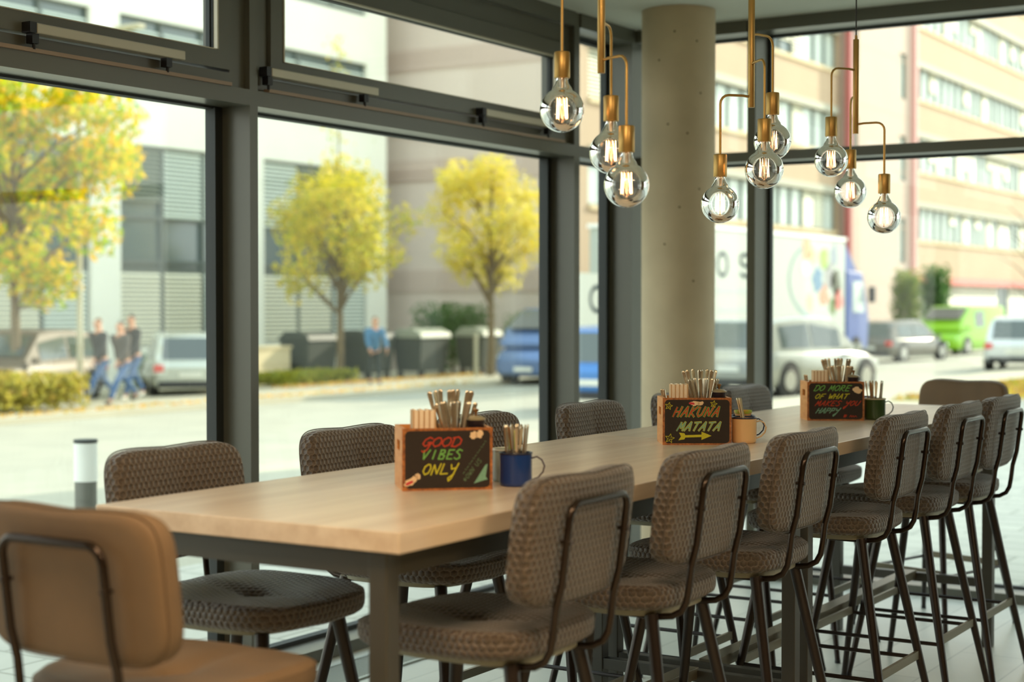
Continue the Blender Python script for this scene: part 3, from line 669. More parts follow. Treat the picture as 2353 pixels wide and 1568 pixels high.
# mugs
def mug(label, x, y, col, rim, rz, hand=None):
    t = thing('enamel_mug', label, 'mug', (x, y, 1.10), R(rz), 'enamel mugs on the tables')
    m_ = mat('enamel_'+str(col[0])+str(col[1]), col, .18); r_ = mat('rim_'+str(rim[0]), rim, .25)
    MB().lathe([(.038, 0), (.0415, .004), (.0425, .012), (.0425, .084), (.0405, .084), (.0405, .012), (.038, .006)], 0, 0, 0, 36).build('cup', m_, t, smooth=50)
    MB().tube([(.0425*math.cos(a*math.pi/16), .0425*math.sin(a*math.pi/16), .0855) for a in range(32)], .0026, 8, closed=True).build('rim', r_, t, smooth=60)
    pts = [(.0415, 0, .072), (.055, 0, .076), (.068, 0, .068), (.075, 0, .052), (.071, 0, .036), (.058, 0, .022), (.043, 0, .016)]
    MB().tube(pts, .0052, 8, flat=.45).build('handle', m_ if hand is None else mat('handle_'+str(hand[0]), hand, .25), t, smooth=60)
    return t
fk = [True]
def inv(t, n, label, group):
    for i in range(n):
        full = n > 6; a = 2*math.pi*i/n + rr.uniform(-.12, .12) if full else 2.45 + .12*i
        o = K4 if fk[0] else K4.copy()
        if not fk[0]: C.objects.link(o)
        fk[0] = False; o.name = 'tea_spoon'; tag(o, label, 'cutlery', group)
        rad = (.018 if i % 2 else .029) if full else .01 + .006*i
        ln = (.05 + .16*rr.random()) if full else .33 + .02*(i % 2); base = rad - math.sin(ln)*.08
        px, py = (math.cos(a)*base, math.sin(a)*base) if full else (.014 - .006*(i % 2), -.012 + .009*i)
        o.location = (t.location.x + px, t.location.y + py, 1.110); ax = Vector((-math.sin(a), math.cos(a), 0))
        o.rotation_mode = 'QUATERNION'; o.rotation_quaternion = Matrix.Rotation(ln, 4, ax).to_quaternion() @ Matrix.Rotation(a + 1.57 + rr.uniform(-.4, .4), 4, 'Z').to_quaternion()
m1 = mug('blue enamel mug full of spoons beside the good vibes crate', -2.200, 3.545, (28, 58, 120), (34, 40, 62), 30, (88, 74, 84))
m2 = mug('cream enamel mug with dark rim beside the hakuna matata crate', -2.222, 5.060, (226, 190, 140), (40, 44, 70), 30)
m3 = mug('dark green enamel mug beside the do more of what makes you happy crate', -2.215, 6.365, (52, 74, 40), (196, 190, 160), 30, (40, 46, 46))
inv(m1, 12, 'steel spoon handles standing in the blue mug', 'spoons in the blue mug'); inv(m3, 11, 'thin handles standing in the green mug', 'spoons in the green mug'); inv(m2, 4, 'cutlery handles leaning to the left in the cream mug', 'cutlery in the cream mug')
dv = Vector((-.075, .075))
n1 = mug('grey enamel mug behind the blue mug, mostly hidden by the crate', -2.275, 3.625, (150, 160, 150), (200, 205, 195), 140)
n2 = mug('dark blue enamel mug right behind the cream mug', -2.268, 5.150, (34, 40, 70), (36, 40, 66), 22)
n3 = mug('navy enamel mug behind the green mug, partly hidden by the crate', -2.300, 6.475, (40, 48, 100), (60, 64, 100), 140)
t = thing('snack_cup', 'small paper cup with red and green rim inside the dark mug behind the cream mug', 'cup', (n2.location.x+.002, n2.location.y, 1.150))
MB().lathe([(.020, 0), (.030, .052), (.0285, .052), (.019, .003)], 0, 0, 0, 24).build('cup', mat('snack_paper', (222, 176, 120), .7), t, smooth=50)
MB().lathe([(.0305, .044), (.0318, .053), (.0300, .055), (.0280, .053)], 0, 0, 0, 24).build('rim', mat('snack_rim', (214, 120, 40), .6, noise=.5, scale=60, c2=(110, 180, 40)), t, smooth=50)
t = thing('tea_sachet', 'lime green sachet standing in the mug behind the blue mug', 'sachet', (n1.location.x+.022, n1.location.y-.012, 1.110), R(30))
MB().bb(-.012, .012, -.003, .003, 0, .122).build('packet', mat('lime', (140, 180, 20), .6), t)
MB().bb(-.012, .012, -.0034, .0034, .122, .128).build('crimped_edge', mat('lime_edge', (190, 200, 90), .6), t)
# ================================================================ OUTDOORS
def gz(x, y=0):   # street surface height
    return -.12 - (max(0, -x-7))*.026
# ground strips (along the street)
def strip(name, x0, x1, y0, y1, m, dz=0, n=1, thick=.12):
    g = MB(); g.v += [Vector(p) for p in ((x0, y0, gz(x0)+dz), (x1, y0, gz(x1)+dz), (x1, y1, gz(x1)+dz), (x0, y1, gz(x0)+dz), (x0, y0, gz(x0)-thick-.3), (x1, y0, gz(x1)-thick-.3), (x1, y1, gz(x1)-thick-.3), (x0, y1, gz(x0)-thick-.3))]
    g.f += [(0, 1, 2, 3), (7, 6, 5, 4), (0, 4, 5, 1), (1, 5, 6, 2), (2, 6, 7, 3), (3, 7, 4, 0)]
    return struct(g.build(name, m))
ASP = mat('asphalt', (164, 160, 142), .85, noise=.12, scale=1.2, c2=(150, 148, 132))
PAV = brickmat('paving', (206, 202, 184), (196, 192, 176), (170, 166, 150), .6, .3, .012, rough=.8)
SLB = mat('sidewalk', (174, 168, 146), .85, noise=.12, scale=.8)
struct(MB().bb(XI-.26, 14, YG+.16, YG+.3, -.4, -.02).build('trim_30', mat('stone_edge', (176, 172, 160), .8)))
strip('pavement', -7, 14, YG+.3, 40, PAV, .06)
strip('pavement', -7, XI-.26, -30, YG+.3, PAV, .06)
strip('sidewalk', -11.6, -7, -30, 140, SLB, .05)
strip('road', -22.0, -11.6, -30, 140, ASP, 0)
strip('curb', -22.15, -22.0, -30, 140, mat('curb_stone', (188, 180, 156), .8), .10)
strip('sidewalk', -26.2, -22.15, -30, 140, SLB, .09)
strip('driveway', -45, -26.2, -30, 140, mat('driveway_ground', (172, 164, 138), .9, noise=.1, scale=.5), .085)
strip('ground', 4, 14, 40, 140, ASP, 0)
strip('ground', -7, 4, 40, 140, SLB, .05)
LEAFM = leafmat('autumn_leaves', [(150, 166, 50), (206, 200, 60), (226, 208, 70), (222, 196, 70), (190, 188, 60)])
LEAFG = leafmat('green_gold_leaves', [(110, 158, 24), (176, 196, 24), (236, 212, 24), (246, 190, 24), (150, 182, 30)])
LEAFP = leafmat('pale_gold_leaves', [(206, 200, 84), (232, 214, 84), (214, 206, 100), (236, 206, 70)])
BARK = mat('bark', (122, 106, 78), .9, noise=.3, scale=12)
def leaf(mb, p, s, rr):
    a = Vector((rr.gauss(0, 1), rr.gauss(0, 1), rr.gauss(0, 1))).normalized(); b = a.orthogonal().normalized(); b = Matrix.Rotation(rr.uniform(0, 6.28), 3, a) @ b; c = a.cross(b)
    i = len(mb.v); mb.v += [p - b*s, p + c*s*.45, p + b*s, p - c*s*.45]; mb.f.append((i, i+1, i+2, i+3))
def tree(label, x, y, z0, h_trunk, blobs, leafm, n, ls, seed, spire=None, group='street trees across the road'):
    rr = random.Random(seed); t = thing('street_tree', label, 'tree', (x, y, z0), 0, group)
    tr = MB().tube([(0, 0, 0), (.03, .02, h_trunk*.4), (-.02, .05, h_trunk), (.02, 0, h_trunk+1.6), (0, 0, h_trunk+3.2)], [.13, .105, .09, .05, .02], 10).build('trunk', BARK, t, smooth=50)
    lv = MB(); bl = []
    tot = sum(b[3]**2 for b in blobs)
    for bx, by, bz, br in blobs:
        br_m = MB().tube([(0, 0, max(h_trunk*.85, bz-1.4)), (bx*.5, by*.5, bz-.5), (bx, by, bz)], [.045, .03, .012], 6); br_m.build('branch', BARK, tr, smooth=50)
        for k in range(int(n*br*br/tot)):
            d = Vector((rr.gauss(0, 1), rr.gauss(0, 1), rr.gauss(0, .8))).normalized()*br*rr.random()**.45
            leaf(lv, Vector((bx, by, bz)) + d, ls*rr.uniform(.7, 1.3), rr)
    if spire:
        for k in range(spire[1]): zz = rr.uniform(h_trunk+2.5, spire[0]); rad = .35*(spire[0]-zz)/(spire[0]-h_trunk-2.5)+.1; leaf(lv, Vector((rr.gauss(0, rad), rr.gauss(0, rad), zz)), ls*.8, rr)
        MB().tube([(0, 0, h_trunk+3), (0, 0, spire[0]-.3)], [.025, .008], 6).build('branch', BARK, tr)
    lv.build('foliage', leafm, t)
    return t
def cr3(px, py, d):   # not used for placing; kept as a note of bearings
    return None
rr = random.Random(11)
def blobs(cx, cz, rx, rz_, n, r0, r1, seed):
    q = random.Random(seed); out = []
    # crown spread runs along the street and across it
    for i in range(n):
        a = q.uniform(0, 6.28); v = q.uniform(-1, 1); s = math.sqrt(max(0, 1-v*v)); k = q.uniform(.35, .95)
        out.append((cx + rx*s*math.cos(a)*k, rx*s*math.sin(a)*k, cz + rz_*v*k, q.uniform(r0, r1)))
    return out
tree('yellow-green autumn tree at the left edge beside the lamp post', -26.9, 23.2, -.60, 2.4, blobs(0, 5.0, 2.7, 2.9, 34, .5, .95, 1), LEAFG, 11000, .10, 1)
tree('tall yellow tree in front of the white building corner, behind the pedestrian in blue', -27.3, 34.8, -.65, 2.3, blobs(0, 4.4, 2.2, 2.1, 30, .45, .85, 2), LEAFM, 6500, .085, 2, (9.6, 260))
tree('pale yellow tree beside the window mullion, right of the taller yellow tree', -25.2, 39.2, -.6, 2.5, blobs(0, 4.6, 2.1, 1.8, 28, .45, .8, 3), LEAFP, 6000, .085, 3)
# lamp post
t = thing('street_lamp', 'slim pale street lamp post beside the three walking people', 'lamp post', (-25.75, 23.97, gz(-25.7)+.09))
MB().tube([(0, 0, 0), (0, 0, .5), (0, 0, 7.5)], [.085, .065, .05], 12).build('post', mat('post_grey', (184, 178, 150), .6), t, smooth=40)
MB().tube([(0, 0, 7.4), (.3, 0, 7.7), (1.2, 0, 7.8)], [.04, .035, .03], 8).build('arm', MATS['post_grey'], t, smooth=40)
MB().box(1.5, 0, 7.8, .7, .22, .09).build('lamp_head', MATS['post_grey'], t, bevel=.02)
# bollard light
t = thing('bollard_light', 'bollard light with white luminous head just outside the left window', 'bollard light', (-7.54, 7.06, gz(-7.5)+.06))
zb = .73 - t.location.z
MB().lathe([(.068, 0), (.068, zb-.26)], 0, 0, 0, 28).build('post', mat('bollard_grey', (112, 112, 104), .5, .3), t, smooth=40)
MB().lathe([(.072, zb-.26), (.072, zb-.02)], 0, 0, 0, 28).build('diffuser', mat('bollard_white', (240, 240, 232), .5), t, smooth=40)
MB().lathe([(.074, zb-.02), (.074, zb)], 0, 0, 0, 28).build('cap', mat('bollard_cap', (50, 54, 52), .5), t, smooth=40)

# ---------------- buildings
WHT = mat('white_render', (240, 240, 224), .9, noise=.05, scale=.6)
WFR = mat('far_frame', (96, 104, 98), .5); WGL = mat('far_glass', (92, 108, 108), .12, .0, spec=.9); WGL2 = mat('far_glass_light', (196, 208, 198), .25, spec=.7)
BLD = mat('blind_slats', (232, 228, 200), .6); BLD2 = mat('blind_slats_cool', (214, 222, 206), .6); BLDK = mat('blind_gap', (132, 138, 120), .8)
def fwin(bld, x, y0, y1, z0, z1, nd, blind, gl=None, dep=.18, bands=None):
    """window in a facade facing +x at plane x"""
    L = bld.location
    g = MB(); o = lambda a: a
    f = .06
    g.bb(x-dep, x-dep+.1, y0, y0+f, z0, z1); g.bb(x-dep, x-dep+.1, y1-f, y1, z0, z1); g.bb(x-dep, x-dep+.1, y0+f, y1-f, z0, z0+f); g.bb(x-dep, x-dep+.1, y0+f, y1-f, z1-f, z1)
    w_ = (y1-y0)/nd
    for i in range(1, nd): g.bb(x-dep, x-dep+.12, y0+i*w_-f, y0+i*w_+f, z0+f, z1-f)
    if bands:
        for zb_ in bands: g.bb(x-dep, x-dep+.11, y0+f, y1-f, zb_-.06, zb_+.06)
    for v in range(len(g.v)): g.v[v] = g.v[v] - L
    fr = g.build('window', WFR, bld)
    p_ = MB().bb(x-dep+.0, x-dep+.03, y0+f, y1-f, z0+f, z1-f)
    for v in range(len(p_.v)): p_.v[v] = p_.v[v] - L
    p_.build('pane', gl or WGL, fr)
    for (i, b0, b1, m_) in blind:
        s = MB(); ya, yb = y0+i*w_+f+.02, y0+(i+1)*w_-f-.02; zz = b1
        while zz > b0 + .02:
            q = len(s.v); s.v += [Vector((x-dep+.10, ya, zz)) - L, Vector((x-dep+.10, yb, zz)) - L, Vector((x-dep+.155, yb, zz-.085)) - L, Vector((x-dep+.155, ya, zz-.085)) - L]; s.f.append((q+3, q+2, q+1, q)); zz -= .125
        s.bb(x-dep+.10, x-dep+.15, ya, yb, b0-.03, b0)
        for v in range(len(s.v)-8, len(s.v)): s.v[v] = s.v[v] - L
        s.build('blind', m_, fr)
# white building: facade plane x=-32.3
XW = -32.3
wb = thing('white_building', 'white rendered office building with dark window bays and venetian blinds, at the left', 'building', (XW, 34, gz(XW)))
def wall_with_holes(bld, m, x, depth, y0, y1, z0, z1, holes, name='wall'):
    ys = sorted(set([y0, y1] + [h[0] for h in holes] + [h[1] for h in holes])); zs = sorted(set([z0, z1] + [h[2] for h in holes] + [h[3] for h in holes])); g = MB()
    for a, b in zip(ys, ys[1:]):
        run = None
        for c, d in zip(zs, zs[1:]):
            if any(h[0] <= a+1e-6 and b-1e-6 <= h[1] and h[2] <= c+1e-6 and d-1e-6 <= h[3] for h in holes): run = None; continue
            if run: g.v[run+4].z = g.v[run+5].z = g.v[run+6].z = g.v[run+7].z = d
            else: run = len(g.v); g.bb(x-depth, x, a, b, c, d)
    for v in range(len(g.v)): g.v[v] = g.v[v] - bld.location
    return g.build(name, m, bld)
cols = [(19.6, 24.6), (25.55, 30.5), (31.57, 36.6), (37.5, 42.7)]
holes = []
for y0, y1 in cols: holes += [(y0, y1, .38, 6.0), (y0, y1, 7.75, 9.52), (y0, y1, 11.1, 12.9)]
wall_with_holes(wb, WHT, XW, .5, 12, 43.77, -1.0, 16, holes)
g = MB().bb(XW-12, XW-.5, 43.3, 43.77, -1, 16).bb(XW-12, XW-.5, 12, 12.5, -1, 16).bb(XW-12, XW-.5, 12.5, 43.3, 15.6, 16).bb(XW-1.2, XW-.5, 12.5, 43.3, -1, 15.6)
for v in range(len(g.v)): g.v[v] = g.v[v] - wb.location
g.build('side_wall', mat('white_side', (226, 228, 210), .9), wb)
for ci, (y0, y1) in enumerate(cols):
    w3 = (y1-y0)/3
    lo = [(0, .45, 2.45, BLD), (1, .45, 2.45, BLD), (2, .45, 2.45, BLD2)]
    up = [(0, 4.5, 5.9, BLDK), (1, 4.05, 5.9, BLD2), (2, 4.05, 5.9, BLD2)] if ci % 2 == 0 else [(0, 4.0, 5.9, BLD2), (1, 4.6, 5.9, BLDK), (2, 4.9, 5.9, BLDK)]
    fwin(wb, XW-.05, y0, y1, .38, 6.0, 3, lo + up, bands=(2.55, 2.75, 4.0))
    fwin(wb, XW-.05, y0, y1, 7.75, 9.52, 3, [(i, 8.0, 9.2, BLD2) for i in range(3)])
    fwin(wb, XW-.05, y0, y1, 11.1, 12.9, 3, [(i, 11.3, 12.6, BLD2) for i in range(3)])
# right building: facade plane x=-25.7
XR = -25.7
PNK = mat('pink_panel', (190, 170, 154), .85, noise=.05, scale=.4); BGE = mat('beige_panel', (184, 160, 132), .85, noise=.06, scale=.4)
rb = thing('beige_building', 'long beige office building with ribbon windows, across the street behind the truck', 'building', (XR, 80, gz(XR)))
rows = [(4.85, 6.5), (8.35, 10.05), (12.0, 13.6), (15.7, 17.4), (19.4, 21.0)]
h1 = [(45.9, 68.6, a, b) for a, b in rows] + [(45.9, 68.6, .2, 2.6)]; h2 = [(78.6, 129, a, b) for a, b in rows] + [(78.6, 129, .0, 2.6)]
wall_with_holes(rb, BGE, XR, .5, 45.3, 69, -1, 23, h1); wall_with_holes(rb, BGE, XR, .5, 78.1, 130, -1, 23, h2)
h3 = [(76.2, 77.2, z, z+2.2) for z in (3.6, 7.6, 11.6, 15.6)]+[(69.7, 70.4, z, z+1.9) for z in (8.2, 12.2, 16.2)]
wall_with_holes(rb, PNK, XR+.35, .6, 69, 78.1, -1, 23, h3, 'stair_tower')
L = rb.location
def rbb(name, m, *a, **k):
    g = MB()
    for q in a: g.bb(*q)
    for v in range(len(g.v)): g.v[v] = g.v[v] - L
    return g.build(name, m, rb, **k)
RED = mat('red_column', (206, 158, 150), .6); REDL = mat('red_fascia', (226, 130, 120), .7); HDR = mat('window_header', (172, 170, 152), .7)
rbb('column', mat('dark_red_column', (170, 88, 84), .6), (XR+.35, XR+.6, 68.7, 69.0, -1, 23)); rbb('column', RED, (XR+.35, XR+.6, 77.9, 78.3, -1, 23))
rbb('fascia', REDL, (XR, XR+.25, 78.4, 130, 2.62, 2.98))
rbb('window_header', HDR, *[(XR, XR+.10, 78.6, 129, b, b+.3) for a, b in rows], *[(XR, XR+.10, 45.9, 68.6, b, b+.3) for a, b in rows])
rbb('window_sill', mat('sill_band', (206, 186, 146), .7), *[(XR, XR+.08, 78.6, 129, a-.16, a) for a, b in rows], *[(XR, XR+.08, 45.9, 68.6, a-.16, a) for a, b in rows])
rbb('panel_joint', mat('joint', (200, 172, 150), .9), *[(XR+.345, XR+.355, 69.2, 77.7, z, z+.04) for z in (2.6, 5.3, 8, 10.7, 13.4, 16.1, 18.8)])
rbb('rear_wall', BGE, (XR-14, XR-.5, 129.5, 130, -1, 23), (XR-14, XR-.5, 45.3, 129.5, 22.6, 23), (XR-1.4, XR-.5, 46, 129.5, -1, 22.6))
EW = mat('end_wall_panel', (214, 198, 184), .9, noise=.04, scale=.5)
rbb('end_wall', EW, (-48, XR-.5, 45.3, 45.9, -1, 23))
rbb('end_wall_band', mat('end_band', (198, 178, 164), .9), *[(-48, XR-.5, 45.26, 45.3, z, z+.75) for z in (2.0, 5.8, 9.6, 13.4)])
q = random.Random(5)
for (a, b) in rows[:4]:
    y = 78.6
    while y < 120:
        bl = [(i, a+.1+(b-a-.3)*q.choice([0, 0, .4, .7]), b-.05, BLD) for i in range(3) if q.random() < .45]
        fwin(rb, XR-.02, y, y+3.6, a, b, 3, bl, gl=WGL2, dep=.2); y += 3.6
    y = 45.9
    while y < 68:
        bl = [(i, a+.1+(b-a-.3)*q.choice([0, 0, .4]), b-.05, BLD) for i in range(3) if q.random() < .35]
        fwin(rb, XR-.02, y, y+3.78, a, b, 3, bl, gl=(WGL2 if q.random() < .6 else WGL), dep=.2); y += 3.78
y = 78.6
while y < 104: fwin(rb, XR-.02, y, y+3.6, .0, 2.6, 3, [(i, .1, 2.5, BLD) for i in range(3) if q.random() < .8], dep=.2); y += 3.6
y = 45.9
while y < 68: fwin(rb, XR-.02, y, y+3.78, .2, 2.6, 3, [], dep=.2); y += 3.78
for h in h3: fwin(rb, XR+.33, h[0], h[1], h[2], h[3], 1, [], gl=WGL2)
# low light wall with steps, hedges, grass, bins
t = thing('garden_wall', 'low cream garden wall below the white building, left of the dark bins', 'wall', (-28.6, 33.2, gz(-28.6)))
MB().bb(-.15, .15, -1.6, .9, 0, 1.05).bb(-.18, .18, -1.65, .95, 1.05, 1.12).build('wall_body', mat('cream_wall', (226, 210, 170), .9), t)
HDG = leafmat('hedge_leaves', [(60, 96, 44), (84, 120, 58), (104, 136, 76)])
HDG2 = leafmat('grass_leaves', [(168, 164, 66), (200, 184, 84), (150, 150, 66), (204, 170, 84)])
def bush(label, x, y, z, lx, ly, h, m, n, ls, seed, name='hedge', cat='hedge', group=None):
    q = random.Random(seed); mb = MB(); core = MB()
    for i in range(n):
        mb_p = Vector((q.uniform(-.5, .5)*lx, q.uniform(-.5, .5)*ly, h*(.08+.92*q.random()**.6) * (1-.25*q.random())))
        leaf(mb, mb_p, ls*q.uniform(.6, 1.3), q)
    t = thing(name, label, cat, (x, y, z), 0, group)
    mb.build('foliage', m, t)
    core.tube([(0, 0, 0), (0, 0, h*.7)], [.05, .03], 6).build('stem', BARK, t); return t
bush('dark green clipped hedge behind the bins, beneath the pale yellow tree', -28.4, 42.0, gz(-28), 1.2, 3.2, 2.35, HDG, 5200, .07, 21)
bush('mid green hedge right of the dark hedge, behind the blue van', -26.6, 44.0, gz(-27), 1.2, 2.2, 2.0, leafmat('sage_leaves', [(110, 134, 84), (140, 160, 100), (90, 120, 70)]), 4000, .07, 22)
bush('low green hedge in front of the white building beside the silver hatchback', -31.2, 33.5, gz(-31), .8, 5.6, 1.05, HDG, 4200, .06, 23)
bush('yellow-green ornamental grass clump at the left photo edge', -24.4, 20.1, gz(-24.6)+.09, 1.5, 4.4, .78, HDG2, 4200, .10, 24, 'ornamental_grass', 'grass')
bush('low green and gold ground cover beside the tree left of the pedestrian in blue', -27.2, 33.2, gz(-27)+.09, 1.2, 3.2, .38, leafmat('mossy', [(120, 140, 50), (170, 170, 60), (190, 180, 70)]), 3000, .08, 25, 'ground_cover', 'plant')
bush('dark green conifer bush rising above the lime green van', -21.6, 70.0, gz(-21), 1.0, 1.3, 3.9, HDG, 2600, .11, 26, 'conifer', 'tree')
bush('olive green conifer bush above the windscreen of the lime green van', -22.2, 67.8, gz(-21), 1.1, 1.3, 3.6, leafmat('olive', [(110, 130, 50), (140, 150, 60), (90, 120, 50)]), 2400, .11, 27, 'conifer', 'tree')
bush('round green shrub at the left edge behind the ornamental grass', -28.6, 20.0, gz(-27), 1.0, 1.0, 1.6, leafmat('shrub', [(90, 120, 60), (120, 140, 70)]), 1500, .07, 28, 'shrub', 'shrub')
# bare tree on the right
t = thing('bare_tree', 'leafless dark tree at the right photo edge behind the lime green van', 'tree', (-15.6, 62.5, gz(-15.6)+.05))
tr = MB().tube([(0, 0, 0), (.1, 0, 1.2), (-.05, 0, 2.2), (.15, 0, 3.4), (.1, 0, 5.0)], [.14, .11, .09, .06, .02], 8).build('trunk', mat('dark_bark', (90, 80, 66), .9), t, smooth=50)
q = random.Random(9)
for i in range(14):
    z = 1.9+i*.2; a = q.uniform(0, 6.28); l = q.uniform(.7, 1.6); p1 = Vector((.05, 0, z)); p2 = p1 + Vector((math.cos(a)*l*.5, math.sin(a)*l*.5, l*.5)); p3 = p1 + Vector((math.cos(a)*l, math.sin(a)*l, l*.8))
    MB().tube([p1, p2, p3], [.03, .02, .006], 5).build('branch', MATS['dark_bark'], tr)
# grass verge on the right, leaf litter
def litter(name, label, x0, x1, y0, y1, n, m, dz, seed, s=.05):
    q = random.Random(seed); mb = MB()
    for i in range(n):
        x, y = q.uniform(x0, x1), q.uniform(y0, y1); leaf(mb, Vector((x, y, gz(x)+dz+.02+.03*q.random())), s*q.uniform(.6, 1.3), q)
    o = mb.build(name, m); tag(o, label, 'leaves' if 'litter' in name else 'grass', None, 'stuff'); return o
t = strip('verge', -9.3, -7.2, 27.5, 60, mat('verge_soil', (150, 138, 84), .95, noise=.4, scale=2, c2=(170, 160, 60)), .07)
litter('verge_grass', 'patchy grass and fallen leaves on the verge at the right', -9.3, -7.2, 27.5, 48, 5000, leafmat('verge_grass', [(120, 140, 50), (190, 180, 60), (200, 150, 70), (150, 120, 70)]), .07, 31, .06)
litter('leaf_litter', 'orange fallen leaves along the far kerb and sidewalk', -22.9, -22.2, 14, 34, 900, leafmat('litter', [(206, 150, 80), (220, 180, 90), (190, 170, 80)]), .10, 32, .05)
litter('leaf_litter', 'fallen leaves along the sidewalk edge in front of the bins', -26.1, -25.6, 30.5, 39.5, 700, MATS['litter'], .10, 33, .06)
# bins
BIN = mat('bin_plastic', (64, 70, 64), .55); BINL = mat('bin_lid', (150, 156, 140), .5)
def bin_(label, x, y, w_, lid):
    t = thing('waste_container', label, 'bin', (x, y, gz(x)+.09), 0, 'waste containers across the street')
    g = MB(); a = g.ring([(-.42, -w_/2+.08, .18), (.42, -w_/2+.08, .18), (.42, w_/2-.08, .18), (-.42, w_/2-.08, .18)]); b = g.ring([(-.52, -w_/2, 1.15), (.52, -w_/2, 1.15), (.52, w_/2, 1.15), (-.52, w_/2, 1.15)]); g.bridge(a, b, 4); g.f.append((a+3, a+2, a+1, a)); g.f.append((b, b+1, b+2, b+3)); g.build('body', BIN, t, bevel=.03)
    g = MB().prism([(.56, 1.15), (.5, 1.3), (.2, 1.42), (-.3, 1.42), (-.56, 1.2), (-.56, 1.15)], -w_/2-.03, w_/2+.03, Matrix(((1, 0, 0, 0), (0, 0, 1, 0), (0, 1, 0, 0), (0, 0, 0, 1)))); g.build('lid', lid, t, bevel=.02)
    for sx_ in (-.36, .36):
        for sy_ in (-1, 1): MB().tube([(sx_-.04, sy_*(w_/2-.2), .09), (sx_+.04, sy_*(w_/2-.2), .09)], .09, 12).build('wheel', BLACKP, t)
    return t
bin_('dark waste container left of the tall yellow tree trunk', -28.6, 35.1, 1.35, BIN); bin_('dark waste container behind the pedestrian in blue', -28.0, 37.0, 1.3, BIN)
bin_('dark waste container with a pale lid, right of the pedestrian in blue', -27.3, 38.7, 1.5, BINL); bin_('small dark waste container with a pale lid nearest the blue van', -26.6, 40.7, 1.0, BINL)
for i, (x, y, l) in enumerate(((-25.3, 38.6, 'pale steel post in front of the waste containers'), (-24.6, 41.4, 'pale steel post between the small container and the blue van'))):
    t = thing('steel_post', l, 'post', (x, y, gz(x)+.09)); MB().tube([(0, 0, 0), (0, 0, 1.2)], .06, 12).build('shaft', MATS['post_grey'], t, smooth=40); MB().lathe([(.063, 1.2), (.05, 1.24), (.01, 1.26)], 0, 0, 0, 12).build('cap', MATS['post_grey'], t, smooth=40)

